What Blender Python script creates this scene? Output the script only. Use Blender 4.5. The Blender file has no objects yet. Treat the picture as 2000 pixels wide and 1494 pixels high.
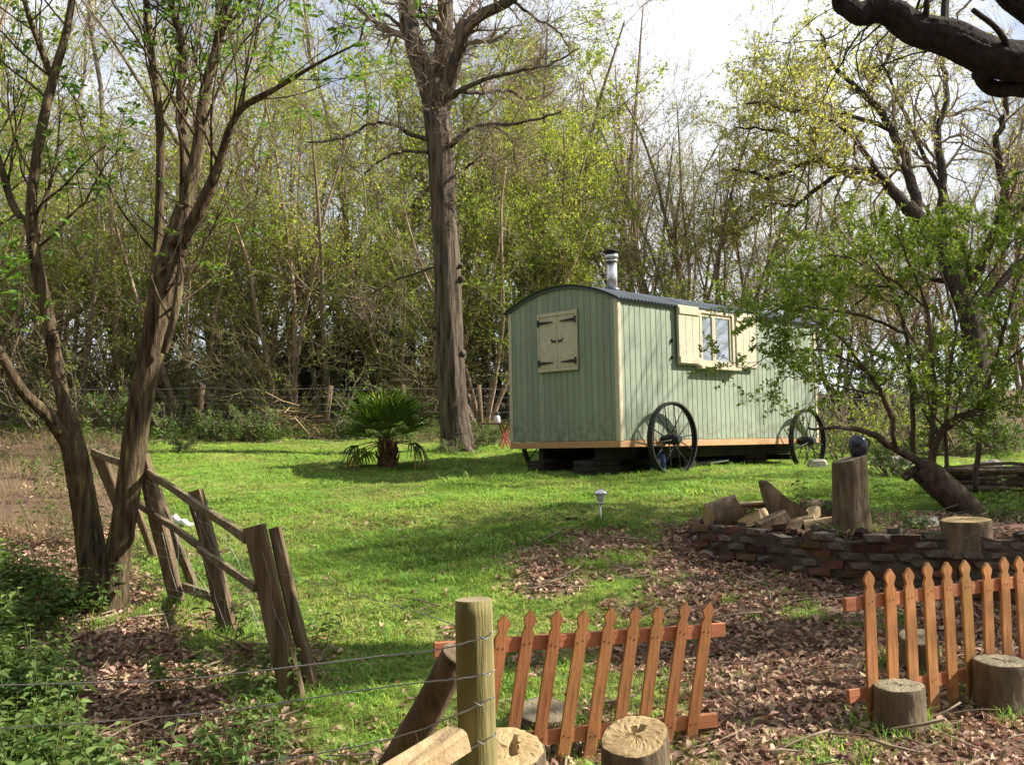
import bpy, math, random
import numpy as np
from mathutils import Vector, Matrix

random.seed(7)
rng = np.random.default_rng(7)
sc = bpy.context.scene
COL = sc.collection
# ------------------------------------------------------------------ camera
FPX, PITCH, ROLL, CZ = 2000.0, 0.063, -0.018, 1.68
_f = np.array([0, math.cos(PITCH), math.sin(PITCH)])
_r = np.array([1.0, 0, 0])
_u = np.cross(_r, _f)
CR = _r * math.cos(ROLL) + _u * math.sin(ROLL)
CU = -_r * math.sin(ROLL) + _u * math.cos(ROLL)
CAMP = np.array([0, 0, CZ])
cam_d = bpy.data.cameras.new('camera')
cam = bpy.data.objects.new('camera', cam_d)
COL.objects.link(cam)
cam_d.sensor_width = 36.0
cam_d.lens = 36.0 * FPX / 2000.0
cam_d.clip_start = 0.05
cam_d.clip_end = 1500
cam.matrix_world = Matrix(((CR[0], CU[0], -_f[0], 0), (CR[1], CU[1], -_f[1], 0), (CR[2], CU[2], -_f[2], CZ), (0, 0, 0, 1)))
sc.camera = cam
# ------------------------------------------------------------------ sky, sun, exposure
SUN_AZ, SUN_EL = math.radians(5), math.radians(36)      # azimuth from +x towards +y
w = bpy.data.worlds.new('World'); sc.world = w; w.use_nodes = True
nt = w.node_tree; nt.nodes.clear()
N = nt.nodes.new; Lk = nt.links.new
out = N('ShaderNodeOutputWorld'); bg = N('ShaderNodeBackground'); sky = N('ShaderNodeTexSky')
sky.sky_type = 'NISHITA'; sky.sun_disc = False
sky.sun_elevation = SUN_EL; sky.sun_rotation = math.pi / 2 - SUN_AZ
sky.air_density = 1.0; sky.dust_density = 0.6; sky.ozone_density = 2.0
tc = N('ShaderNodeTexCoord'); mp = N('ShaderNodeMapping'); ns = N('ShaderNodeTexNoise'); rp = N('ShaderNodeValToRGB'); mx = N('ShaderNodeMix')
mx.data_type = 'RGBA'
mp.inputs['Scale'].default_value = (1.6, 1.6, 3.2); mp.inputs['Location'].default_value = (4.1, 2.1, 1.1)
ns.inputs['Scale'].default_value = 1.5; ns.inputs['Detail'].default_value = 4; ns.inputs['Roughness'].default_value = 0.5
rp.color_ramp.elements[0].position = 0.43; rp.color_ramp.elements[1].position = 0.59
rp.color_ramp.elements[0].color = (0.26, 0.26, 0.26, 1)
Lk(tc.outputs['Generated'], mp.inputs['Vector']); Lk(mp.outputs['Vector'], ns.inputs['Vector']); Lk(ns.outputs['Fac'], rp.inputs['Fac'])
Lk(rp.outputs['Color'], mx.inputs['Factor']); Lk(sky.outputs['Color'], mx.inputs['A'])
mx.inputs['B'].default_value = (8.6, 8.85, 9.3, 1)
Lk(mx.outputs['Result'], bg.inputs['Color']); bg.inputs['Strength'].default_value = 0.065
Lk(bg.outputs['Background'], out.inputs['Surface'])
sd = bpy.data.lights.new('sun', 'SUN'); sd.energy = 5.0; sd.angle = math.radians(0.53); sd.color = (1.0, 0.93, 0.82)
so = bpy.data.objects.new('sun', sd); COL.objects.link(so)
sdir = Vector((math.cos(SUN_EL) * math.cos(SUN_AZ), math.cos(SUN_EL) * math.sin(SUN_AZ), math.sin(SUN_EL)))
so.rotation_euler = sdir.to_track_quat('Z', 'Y').to_euler()
so.location = (30, 0, 30)
sc.view_settings.view_transform = 'Standard'; sc.view_settings.look = 'None'
sc.view_settings.exposure = 1.15; sc.view_settings.gamma = 1.0; sc.view_settings.use_curve_mapping = False
sc.render.engine = 'CYCLES'
sc.cycles.max_bounces = 6; sc.cycles.diffuse_bounces = 3; sc.cycles.transmission_bounces = 4; sc.cycles.glossy_bounces = 2
sc.cycles.transparent_max_bounces = 6; sc.cycles.sample_clamp_indirect = 6.0
sc.cycles.use_denoising = True

# ------------------------------------------------------------------ picture -> place helpers
def ray(px, py):
    d = _f + CR * (px - 1000) / FPX - CU * (py - 747) / FPX
    return d / d[1]
def P(px, py, dep):
    return CAMP + ray(px, py) * dep
def sstep(a, b, x):
    t = np.clip((x - a) / (b - a), 0, 1)
    return t * t * (3 - 2 * t)
_pd = [-20, 0, 3, 5.2, 7, 8.4, 10.5, 12.5, 14, 17, 20, 25, 40, 80, 300]
_pz = [-1.7, -1.68, -1.68, -1.68, -1.44, -1.18, -.82, -.54, -.43, -.23, .05, .5, 2.3, 4.0, 6.0]
_fd = np.arange(-20, 300, 0.1); _fz = np.interp(_fd, _pd, _pz)
_k = np.hanning(21); _k /= _k.sum()
_fz = np.convolve(np.pad(_fz, 10, mode='edge'), _k, mode='valid')
WX, WY = [1.75, 2.0, 2.73, 3.45, 4.3, 9.0], [9.75, 9.35, 8.4, 8.05, 7.75, 6.6]     # the low brick wall, in plan
def hgt(x, y):
    x = np.asarray(x, float); y = np.asarray(y, float)
    h = np.interp(y, _fd, _fz)
    s = sstep(12.5, 19, y)
    h = h + s * (-0.022 * np.clip(x, -9, 0) - 0.05 * np.clip(x, 0, 9))
    h = h + 0.03 * np.sin(x * 1.1 + y * .6) * np.sin(y * 1.9 - x * .4) + 0.018 * np.sin(x * 2.3 - y * .5 + 2) * np.sin(y * 3.3 + x * .3) + 0.012 * np.sin(x * 4.1 + 1.3) * np.sin(y * 3.7 + x) + 0.006 * np.sin(x * 9.3 + y * 2) * np.sin(y * 8.1)
    yw = np.interp(x, WX, WY)
    t = sstep(0.06, 0.2, y - yw) * sstep(1.62, 1.85, x)
    h = h + t * np.maximum(0, -.79 + .0 * (y - yw) + .02 * np.sin(x * 5) - h)
    return h + CZ
def H(x, y): return float(hgt(x, y))
def G(px, py, d0=2.0, d1=70.0):
    d = np.arange(d0, d1, 0.02); r = ray(px, py)
    p = CAMP[None] + r[None] * d[:, None]
    k = np.nonzero(p[:, 2] <= hgt(p[:, 0], p[:, 1]))[0]
    i = k[0] if len(k) else len(d) - 1
    return p[i]
def pj(p):
    q = np.asarray(p) - CAMP; d = q @ _f
    return 1000 + FPX * (q @ CR) / d, 747 - FPX * (q @ CU) / d

# ------------------------------------------------------------------ materials
MATS = {}
def mat(name, c1, c2, scale=8, rough=.85, bump=.0, stretch=(1, 1, 1), mid=None, detail=5, c3=None, c3pos=.8, rnd=0.0, island=0.0, metal=0.0, bscale=None, trans=0.0, lo=.3, hi=.7, coat=0.0, spec=.3, upn=0.0):
    m = bpy.data.materials.new(name); m.use_nodes = True; MATS[name] = m
    t = m.node_tree; t.nodes.clear(); n = t.nodes.new; l = t.links.new
    o = n('ShaderNodeOutputMaterial'); b = n('ShaderNodeBsdfPrincipled')
    co = n('ShaderNodeTexCoord'); ma = n('ShaderNodeMapping'); no = n('ShaderNodeTexNoise'); ra = n('ShaderNodeValToRGB')
    ma.inputs['Scale'].default_value = stretch; no.inputs['Scale'].default_value = scale; no.inputs['Detail'].default_value = detail
    l(co.outputs['Object'], ma.inputs['Vector']); l(ma.outputs['Vector'], no.inputs['Vector']); l(no.outputs['Fac'], ra.inputs['Fac'])
    e = ra.color_ramp.elements
    e[0].position = lo; e[0].color = (*c1, 1); e[1].position = hi; e[1].color = (*c2, 1)
    if c3 is not None:
        k = ra.color_ramp.elements.new(c3pos); k.color = (*c3, 1)
    col = ra.outputs['Color']
    if rnd or island:
        hs = n('ShaderNodeHueSaturation'); mr = n('ShaderNodeMapRange')
        if island:
            g = n('ShaderNodeNewGeometry'); src = g.outputs['Random Per Island']; a = island
        else:
            g = n('ShaderNodeObjectInfo'); src = g.outputs['Random']; a = rnd
        mr.inputs['To Min'].default_value = 1 - a; mr.inputs['To Max'].default_value = 1 + a
        l(src, mr.inputs['Value']); l(mr.outputs['Result'], hs.inputs['Value'])
        m2 = n('ShaderNodeMath'); m2.operation = 'MULTIPLY'; m2.inputs[1].default_value = 7.31
        m3 = n('ShaderNodeMath'); m3.operation = 'FRACT'; mr2 = n('ShaderNodeMapRange')
        mr2.inputs['To Min'].default_value = .5 - a * .07; mr2.inputs['To Max'].default_value = .5 + a * .07
        l(src, m2.inputs[0]); l(m2.outputs[0], m3.inputs[0]); l(m3.outputs[0], mr2.inputs['Value']); l(mr2.outputs['Result'], hs.inputs['Hue'])
        l(col, hs.inputs['Color']); col = hs.outputs['Color']
    l(col, b.inputs['Base Color'])
    b.inputs['Roughness'].default_value = rough; b.inputs['Metallic'].default_value = metal
    b.inputs['Specular IOR Level'].default_value = spec
    if bump:
        bn = n('ShaderNodeTexNoise'); bn.inputs['Scale'].default_value = bscale or scale; bn.inputs['Detail'].default_value = 6; bn.inputs['Roughness'].default_value = .65
        l(ma.outputs['Vector'], bn.inputs['Vector'])
        bu = n('ShaderNodeBump'); bu.inputs['Strength'].default_value = min(1, bump); bu.inputs['Distance'].default_value = .02 * max(1, bump)
        l(bn.outputs['Fac'], bu.inputs['Height']); l(bu.outputs['Normal'], b.inputs['Normal'])
    sh = b.outputs['BSDF']
    if upn:
        ge = n('ShaderNodeNewGeometry'); va = n('ShaderNodeVectorMath'); va.operation = 'SCALE'; va.inputs['Scale'].default_value = 1 - upn; vb = n('ShaderNodeVectorMath'); vb.inputs[1].default_value = (0, 0, upn); vc = n('ShaderNodeVectorMath'); vc.operation = 'NORMALIZE'
        l(ge.outputs['Normal'], va.inputs[0]); l(va.outputs[0], vb.inputs[0]); l(vb.outputs[0], vc.inputs[0]); l(vc.outputs[0], b.inputs['Normal'])
    if trans:
        tr = n('ShaderNodeBsdfTranslucent'); mi = n('ShaderNodeMixShader'); mi.inputs['Fac'].default_value = trans
        br = n('ShaderNodeHueSaturation'); br.inputs['Value'].default_value = 1.5; br.inputs['Saturation'].default_value = 1.1; br.inputs['Hue'].default_value = .485
        l(col, br.inputs['Color']); l(br.outputs['Color'], tr.inputs['Color'])
        l(sh, mi.inputs[1]); l(tr.outputs['BSDF'], mi.inputs[2]); sh = mi.outputs['Shader']
    l(sh, o.inputs['Surface'])
    return m
M = MATS
mat('bark_oak', (.035, .026, .018), (.15, .115, .08), 3, .95, 3.5, (5, 5, .6), c3=(.20, .175, .11), bscale=3.4, lo=.34, hi=.62)
mat('bark_elder', (.035, .025, .014), (.165, .118, .066), 5, .95, 3.0, (5, 5, .7), c3=(.27, .25, .075), c3pos=.7, bscale=6, lo=.34, hi=.6)
mat('bark_dark', (.022, .017, .012), (.085, .066, .045), 6, .95, 3.0, (3, 3, 1), c3=(.09, .10, .03), c3pos=.8)
mat('bark_shrub', (.045, .033, .022), (.15, .11, .072), 6, .95, 1.4, (3, 3, 1), c3=(.15, .15, .06), c3pos=.75)
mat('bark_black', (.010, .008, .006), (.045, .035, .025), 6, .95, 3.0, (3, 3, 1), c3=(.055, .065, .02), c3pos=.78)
mat('bark_hazel', (.15, .105, .07), (.42, .31, .22), 4, .8, .6, (3, 3, 1), c3=(.20, .19, .10), c3pos=.8)
mat('bark_wood', (.10, .08, .055), (.27, .22, .155), 5, .9, .6, (3, 3, 1), c3=(.15, .155, .06), c3pos=.78)
mat('twig', (.17, .13, .09), (.32, .25, .175), 3, .9)
mat('twig_moss', (.17, .145, .075), (.31, .26, .13), 3, .9)
def leafm(name, a, b, tr=.55, isl=.35): return mat(name, a, b, 1.2, .55, island=isl, trans=tr, detail=2)
leafm('leaf_spring', (.20, .285, .04), (.34, .40, .07), isl=.45)
leafm('leaf_mid', (.13, .20, .03), (.21, .29, .045))
leafm('leaf_oak', (.27, .32, .07), (.42, .45, .11))
leafm('leaf_pink', (.26, .19, .11), (.34, .26, .13))
leafm('leaf_elder', (.085, .17, .03), (.14, .25, .045), .4)
leafm('leaf_hedge', (.14, .215, .034), (.235, .325, .055), .35)
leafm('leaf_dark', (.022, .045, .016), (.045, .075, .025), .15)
leafm('leaf_nettle', (.075, .135, .03), (.16, .23, .058), .35)
def instm(name, a, b, tr, rnd=.35, upn=0): return mat(name, a, b, 2, .6, rnd=rnd, trans=tr, detail=2, upn=upn)
instm('grass_blade', (.19, .325, .05), (.31, .47, .09), .3, .36, .75)
instm('grass_moss', (.27, .31, .07), (.40, .43, .13), .2, .3, .8)
instm('grass_dry', (.26, .21, .11), (.38, .30, .17), .3, .3)
mat('litter_leaf', (.27, .17, .105), (.55, .39, .275), 9, .75, rnd=.5, trans=.15)
mat('paint_sage', (.205, .25, .18), (.265, .31, .225), 2.2, .66, .2, (6, 6, .5), rnd=.10, bscale=25, lo=.25, hi=.6)
mat('paint_cream', (.43, .375, .255), (.54, .48, .345), 4, .6, .15, (3, 3, 3), bscale=30)
mat('wood_sole', (.42, .23, .11), (.52, .30, .15), 3, .7, .2, (1, 8, 8))
mat('iron_black', (.012, .012, .013), (.03, .03, .03), 12, .5, .1)
mat('roof_steel', (.055, .07, .08), (.085, .10, .11), 4, .42, .05, metal=.0, spec=.5)
mat('flue_steel', (.55, .54, .52), (.68, .66, .63), 6, .28, .0, metal=1.0)
mat('cap_black', (.03, .03, .03), (.06, .05, .045), 6, .5)
mat('timber_dark', (.02, .016, .012), (.045, .036, .028), 6, .9)
mat('plastic_blue', (.01, .03, .11), (.015, .045, .15), 4, .35)
mat('white_plastic', (.7, .71, .74), (.8, .8, .82), 6, .4)
mat('fence_stain', (.25, .092, .03), (.42, .18, .06), 4, .65, .3, (9, 9, .9), c3=(.24, .09, .04), c3pos=.86, rnd=.12, bscale=9, lo=.2, hi=.66)
mat('fence_stain_gold', (.30, .12, .035), (.50, .24, .075), 4, .65, .3, (9, 9, .9), c3=(.24, .09, .035), c3pos=.86, rnd=.12, bscale=9, lo=.2, hi=.66)
mat('fence_stain_rail', (.34, .125, .055), (.45, .18, .08), 4, .65, .3, (.9, 9, 9), rnd=.06)
mat('post_treated', (.13, .11, .04), (.29, .25, .095), 4, .85, .6, (7, 7, .6), c3=(.36, .32, .16), c3pos=.8, bscale=5)
mat('post_end', (.20, .16, .09), (.32, .26, .16), 14, .9, .4)
mat('timber_grey', (.075, .052, .03), (.20, .14, .082), 4, .9, .8, (8, 8, .7), c3=(.26, .19, .11), c3pos=.8, bscale=6)
mat('timber_rail', (.13, .10, .065), (.27, .21, .13), 5, .9, .6, (3, 3, 3))
mat('split_wood', (.36, .25, .13), (.55, .41, .23), 4, .8, .6, (3, 3, 3), c3=(.28, .18, .09), c3pos=.75)
mat('wire', (.28, .29, .30), (.42, .43, .44), 20, .45, metal=.6)
mat('stump_bark', (.075, .052, .032), (.20, .15, .095), 5, .95, 1.4, (4, 4, .9), c3=(.25, .20, .12), c3pos=.78, bscale=6)
mat('brick', (.045, .032, .023), (.11, .054, .034), 5, .95, 1.6, c3=(.06, .062, .03), c3pos=.7, rnd=.5, lo=.38, hi=.6)
mat('mortar', (.05, .04, .03), (.11, .09, .066), 12, .95, 1.5, c3=(.05, .055, .025), c3pos=.7)
mat('wall_stone', (.05, .042, .03), (.14, .115, .085), 7, .95, 1.6, rnd=.35, c3=(.07, .08, .03), c3pos=.72)
mat('stone', (.22, .20, .17), (.42, .39, .34), 7, .9, .9, rnd=.2)
mat('palm_leaf', (.045, .10, .016), (.12, .19, .03), 3, .4, island=.25, trans=.2)
mat('palm_new', (.34, .38, .03), (.46, .47, .045), 3, .4, island=.15, trans=.35)
mat('palm_dead', (.30, .19, .07), (.42, .28, .11), 4, .8, island=.3, trans=.2)
mat('palm_fibre', (.07, .032, .02), (.16, .08, .045), 10, .95, 1.2, (2, 2, 5))
def muddy(name, top, col, base, amt=.9, sc_=9):
    # splashed mud towards the foot of a board, and faint stains higher up
    m = M[name].node_tree; n = m.nodes.new; l = m.links.new; b = m.nodes['Principled BSDF']; src = b.inputs['Base Color'].links[0].from_socket
    co = n('ShaderNodeTexCoord'); sx = n('ShaderNodeSeparateXYZ'); mr = n('ShaderNodeMapRange'); mr.inputs['From Min'].default_value = 0; mr.inputs['From Max'].default_value = top; mr.inputs['To Min'].default_value = amt; mr.inputs['To Max'].default_value = base
    no = n('ShaderNodeTexNoise'); no.inputs['Scale'].default_value = sc_; no.inputs['Detail'].default_value = 6; mu = n('ShaderNodeMath'); mu.operation = 'MULTIPLY'; rm = n('ShaderNodeMapRange'); rm.inputs['From Min'].default_value = .40; rm.inputs['From Max'].default_value = .72
    oi = n('ShaderNodeObjectInfo'); ad = n('ShaderNodeVectorMath'); l(co.outputs['Object'], ad.inputs[0]); l(oi.outputs['Location'], ad.inputs[1]); mx_ = n('ShaderNodeMix'); mx_.data_type = 'RGBA'; mx_.inputs['B'].default_value = (*col, 1)
    l(co.outputs['Object'], sx.inputs[0]); l(sx.outputs['Z'], mr.inputs['Value']); l(ad.outputs[0], no.inputs['Vector']); l(no.outputs['Fac'], rm.inputs['Value']); l(rm.outputs['Result'], mu.inputs[0]); l(mr.outputs['Result'], mu.inputs[1]); l(mu.outputs[0], mx_.inputs['Factor']); l(src, mx_.inputs['A']); l(mx_.outputs['Result'], b.inputs['Base Color'])
muddy('paint_sage', .45, (.13, .12, .08), .16); muddy('fence_stain', .30, (.12, .075, .045), .28, .95, 14); muddy('fence_stain_gold', .30, (.12, .075, .045), .28, .95, 14); muddy('post_treated', .9, (.10, .105, .04), .35, .8, 12)
mat('lamp_steel', (.6, .6, .6), (.7, .7, .7), 5, .3, metal=.9)
mat('lamp_glass', (.55, .56, .56), (.65, .66, .66), 5, .25)
mat('red_paint', (.50, .10, .10), (.60, .15, .14), 5, .6)
mat('table_top', (.10, .05, .045), (.16, .08, .07), 5, .7)
mat('pot_blue', (.008, .010, .022), (.014, .017, .04), 3, .22, spec=.6)
mat('slate', (.2, .21, .23), (.28, .29, .31), 5, .8)
mat('tin_red', (.22, .10, .075), (.30, .15, .12), 6, .8)

# window glass: dark reflective pane
g = bpy.data.materials.new('window_glass'); g.use_nodes = True; M['window_glass'] = g
b = g.node_tree.nodes['Principled BSDF']; b.inputs['Base Color'].default_value = (.42, .46, .50, 1); b.inputs['Metallic'].default_value = .75; b.inputs['Roughness'].default_value = .04
b.inputs['Specular IOR Level'].default_value = 1.0; b.inputs['Coat Weight'].default_value = 1.0
# cut end grain with growth rings
def ringm(name, c1, c2, c3):
    m = bpy.data.materials.new(name); m.use_nodes = True; M[name] = m
    t = m.node_tree; n = t.nodes.new; l = t.links.new; b = t.nodes['Principled BSDF']; b.inputs['Roughness'].default_value = .85
    co = n('ShaderNodeTexCoord'); wv = n('ShaderNodeTexWave'); wv.wave_type = 'RINGS'; wv.rings_direction = 'Z'
    wv.inputs['Scale'].default_value = 22; wv.inputs['Distortion'].default_value = 3; wv.inputs['Detail'].default_value = 3
    no = n('ShaderNodeTexNoise'); no.inputs['Scale'].default_value = 7; no.inputs['Detail'].default_value = 6
    r1 = n('ShaderNodeValToRGB'); r1.color_ramp.elements[0].color = (*c1, 1); r1.color_ramp.elements[1].color = (*c2, 1)
    r2 = n('ShaderNodeValToRGB'); r2.color_ramp.elements[0].position = .42; r2.color_ramp.elements[1].position = .68
    mi = n('ShaderNodeMix'); mi.data_type = 'RGBA'; mi.inputs['B'].default_value = (*c3, 1)
    l(co.outputs['Object'], wv.inputs['Vector']); l(co.outputs['Object'], no.inputs['Vector'])
    l(wv.outputs['Fac'], r1.inputs['Fac']); l(no.outputs['Fac'], r2.inputs['Fac']); l(r2.outputs['Color'], mi.inputs['Factor'])
    l(r1.outputs['Color'], mi.inputs['A']); l(mi.outputs['Result'], b.inputs['Base Color'])
    bu = n('ShaderNodeBump'); bu.inputs['Strength'].default_value = .5; bu.inputs['Distance'].default_value = .01
    l(no.outputs['Fac'], bu.inputs['Height']); l(bu.outputs['Normal'], b.inputs['Normal'])
    return m
ringm('cut_wood', (.34, .24, .11), (.46, .34, .17), (.26, .17, .07))
ringm('cut_grey', (.20, .165, .10), (.28, .23, .14), (.13, .11, .065))

# ------------------------------------------------------------------ mesh helpers
class Acc:
    def __init__(s): s.v = []; s.f = []; s.n = 0
    def add(s, v, f, mi=0, smooth=True):
        v = np.asarray(v, np.float32).reshape(-1, 3); f = np.asarray(f, np.int32)
        s.v.append(v); s.f.append((f + s.n, mi, smooth)); s.n += len(v); return s
    def mesh(s, name, mats):
        me = bpy.data.meshes.new(name); V = np.concatenate(s.v)
        me.vertices.add(len(V)); me.vertices.foreach_set('co', V.ravel())
        nl = sum(f.size for f, _, _ in s.f); nf = sum(len(f) for f, _, _ in s.f)
        me.loops.add(nl); me.polygons.add(nf)
        me.loops.foreach_set('vertex_index', np.concatenate([f.ravel() for f, _, _ in s.f]))
        tot = np.concatenate([np.full(len(f), f.shape[1], np.int32) for f, _, _ in s.f])
        st = np.concatenate([[0], np.cumsum(tot)[:-1]]).astype(np.int32)
        me.polygons.foreach_set('loop_start', st)
        me.polygons.foreach_set('material_index', np.concatenate([np.full(len(f), m, np.int32) for f, m, _ in s.f]))
        me.polygons.foreach_set('use_smooth', np.concatenate([np.full(len(f), sm, bool) for f, _, sm in s.f]))
        for m in mats: me.materials.append(M[m])
        me.update(calc_edges=True); me.validate(); return me
def link(name, me, parent=None, loc=None, rot=None, mw=None):
    o = bpy.data.objects.new(name, me); COL.objects.link(o)
    if parent is not None: o.parent = parent
    if loc is not None: o.location = loc
    if rot is not None: o.rotation_euler = rot
    if mw is not None: o.matrix_basis = mw
    return o
def tag(o, label=None, cat=None, group=None, kind=None):
    if label: o['label'] = label
    if cat: o['category'] = cat
    if group: o['group'] = group
    if kind or cat: o['kind'] = kind or 'thing'
    return o
def thing(name, label, cat, loc=(0, 0, 0), rot=(0, 0, 0), group=None):
    o = bpy.data.objects.new(name, None); COL.objects.link(o); o.location = loc; o.rotation_euler = rot; o.empty_display_size = .1
    return tag(o, label, cat, group)
def copy_tree(src, loc=None, rotz=None, scale=None):
    r = src.copy(); COL.objects.link(r)
    for ch in src.children:
        c = ch.copy(); COL.objects.link(c); c.parent = r
        for g2 in ch.children:
            d = g2.copy(); COL.objects.link(d); d.parent = c
    if loc is not None: r.location = loc
    if rotz is not None: r.rotation_euler = (0, 0, rotz)
    if scale is not None: r.scale = scale
    return r
BOXF = np.array([[0, 3, 2, 1], [4, 5, 6, 7], [0, 1, 5, 4], [1, 2, 6, 5], [2, 3, 7, 6], [3, 0, 4, 7]])
def box(x0, x1, y0, y1, z0, z1):
    return np.array([[x0, y0, z0], [x1, y0, z0], [x1, y1, z0], [x0, y1, z0], [x0, y0, z1], [x1, y0, z1], [x1, y1, z1], [x0, y1, z1]], float), BOXF
def cbox(x0, x1, y0, y1, z0, z1, c=.004):
    """box with its long vertical edges chamfered: 12-gon style prism (8 sides)"""
    o = np.array([[x0 + c, y0], [x1 - c, y0], [x1, y0 + c], [x1, y1 - c], [x1 - c, y1], [x0 + c, y1], [x0, y1 - c], [x0, y0 + c]])
    return prism(o, z0, z1)
def prism(o, z0, z1):
    o = np.asarray(o, float); n = len(o)
    v = np.concatenate([np.c_[o, np.full(n, z0)], np.c_[o, np.full(n, z1)]])
    side = [[i, (i + 1) % n, n + (i + 1) % n, n + i] for i in range(n)]
    return v, side, list(range(n))[::-1], list(range(n, 2 * n))
def add_prism(a, o, z0, z1, mi=0, tf=None):
    v, s, b0, t0 = prism(o, z0, z1)
    if tf is not None: v = tf(v)
    k = a.n; a.add(v, s, mi, False)
    a.f.append((np.array([b0]) + k, mi, False)); a.f.append((np.array([t0]) + k, mi, False))
def beam(p0, p1, w, t, up=(0, 0, 1), jit=0.0):
    """rectangular timber between two points; w across (in the up-cross-axis direction), t along up; slightly worn"""
    p0 = np.asarray(p0, float); p1 = np.asarray(p1, float); ax = p1 - p0; L = np.linalg.norm(ax); ax = ax / L
    s = np.cross(ax, up); s /= np.linalg.norm(s); q = np.cross(s, ax)
    n = max(2, int(L / .25) + 1); rings = []
    c = .12 * min(w, t)
    prof = np.array([[-w / 2 + c, -t / 2], [w / 2 - c, -t / 2], [w / 2, -t / 2 + c], [w / 2, t / 2 - c], [w / 2 - c, t / 2], [-w / 2 + c, t / 2], [-w / 2, t / 2 - c], [-w / 2, -t / 2 + c]])
    for i in range(n):
        c0 = p0 + ax * L * i / (n - 1); pr = prof + rng.normal(0, jit, prof.shape)
        rings.append(c0 + pr[:, :1] * s + pr[:, 1:] * q + (rng.normal(0, jit, 3) if 0 < i < n - 1 else 0))
    v = np.concatenate(rings); f = []
    for i in range(n - 1):
        for j in range(8): f.append([i * 8 + j, i * 8 + (j + 1) % 8, i * 8 + 8 + (j + 1) % 8, i * 8 + 8 + j])
    return v, np.array(f), np.array([list(range(8))[::-1]]), np.array([[(n - 1) * 8 + j for j in range(8)]])
def add_beam(a, *args, mi=0, emi=None, **kw):
    v, f, e0, e1 = beam(*args, **kw); k = a.n
    a.add(v, f, mi, False); emi = mi if emi is None else emi
    a.f.append((e0 + k, emi, False)); a.f.append((e1 + k, emi, False)); return a
def smooth_path(pts, rad, m=4):
    pts = np.asarray(pts, float); rad = np.asarray(rad, float)
    if len(pts) < 3 or m <= 1: return pts, rad
    Q = np.concatenate([[2 * pts[0] - pts[1]], pts, [2 * pts[-1] - pts[-2]]]); o = []; r = []
    for i in range(len(pts) - 1):
        a, b, c, d = Q[i:i + 4]
        for k in range(m):
            t = k / m
            o.append(.5 * (2 * b + (c - a) * t + (2 * a - 5 * b + 4 * c - d) * t * t + (3 * b - a - 3 * c + d) * t ** 3)); r.append(rad[i] * (1 - t) + rad[i + 1] * t)
    o.append(pts[-1]); r.append(rad[-1])
    return np.array(o), np.array(r)
def tube(pts, rad, n=8, rough=0.0, flute=None, seed=0, ridge=0.0, ks=(7, 11, 16)):
    pts = np.asarray(pts, float); rad = np.broadcast_to(np.asarray(rad, float), (len(pts),)).copy(); S = len(pts)
    T = np.gradient(pts, axis=0); T /= np.linalg.norm(T, axis=1)[:, None] + 1e-9
    a = np.cross(T[0], [0, 0, 1.0]);
    if np.linalg.norm(a) < .1: a = np.cross(T[0], [0, 1.0, 0])
    a /= np.linalg.norm(a); th = np.arange(n) * 2 * np.pi / n; rg = np.random.default_rng(seed + 11); V = []
    prof = rg.normal(0, 1, n); ph = rg.random(3 * len(ks)) * 6.28
    for i in range(S):
        a = a - T[i] * (a @ T[i]); a /= np.linalg.norm(a) + 1e-9; b = np.cross(T[i], a)
        r = rad[i] * np.ones(n)
        if rough:
            prof = .75 * prof + .66 * rg.normal(0, 1, n); r = r * (1 + rough * np.clip(prof, -2, 2))
        if ridge:
            ph = ph + rg.normal(0, .22, len(ph)); q_ = sum(np.cos(k_ * th + ph[j_]) * (.6 + .4 * math.sin(ph[j_ + len(ks)] * 2)) for j_, k_ in enumerate(ks)); r = r * (1 + ridge * (.7 - np.abs(q_)))
        if flute is not None: r = r * flute(i / (S - 1), th)
        V.append(pts[i] + (np.cos(th) * r)[:, None] * a + (np.sin(th) * r)[:, None] * b)
    V = np.concatenate(V); i, j = np.meshgrid(np.arange(S - 1), np.arange(n), indexing='ij'); i = i.ravel(); j = j.ravel(); jn = (j + 1) % n
    f = np.stack([i * n + j, i * n + jn, (i + 1) * n + jn, (i + 1) * n + j], 1)
    return V, f, np.arange(n)[::-1][None], (np.arange(n) + (S - 1) * n)[None]
def add_tube(a, pts, rad, n=8, mi=0, emi=None, m=1, smooth=True, **kw):
    if m > 1: pts, rad = smooth_path(pts, np.broadcast_to(rad, (len(pts),)), m)
    v, f, e0, e1 = tube(pts, rad, n, **kw); k = a.n; a.add(v, f, mi, smooth); emi = mi if emi is None else emi
    a.f.append((e0 + k, emi, False)); a.f.append((e1 + k, emi, False)); return a
def tubes(Pn, Rn, n=3):
    """many tubes at once: Pn (B,S,3), Rn (B,S)"""
    B, S, _ = Pn.shape; T = Pn[:, -1] - Pn[:, 0]; T /= np.linalg.norm(T, axis=1)[:, None] + 1e-9
    ref = np.where(np.abs(T[:, 2:3]) > .8, [[1.0, 0, 0]], [[0, 0, 1.0]]); a = np.cross(T, ref); a /= np.linalg.norm(a, axis=1)[:, None] + 1e-9; b = np.cross(T, a)
    th = np.arange(n) * 2 * np.pi / n
    V = Pn[:, :, None] + Rn[:, :, None, None] * (np.cos(th)[None, None, :, None] * a[:, None, None] + np.sin(th)[None, None, :, None] * b[:, None, None])
    bi, i, j = np.meshgrid(np.arange(B), np.arange(S - 1), np.arange(n), indexing='ij'); o = bi * S * n; jn = (j + 1) % n
    f = np.stack([o + i * n + j, o + i * n + jn, o + (i + 1) * n + jn, o + (i + 1) * n + j], -1).reshape(-1, 4)
    return V.reshape(-1, 3), f
def unit(v): return v / (np.linalg.norm(v, axis=-1, keepdims=True) + 1e-9)
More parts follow.
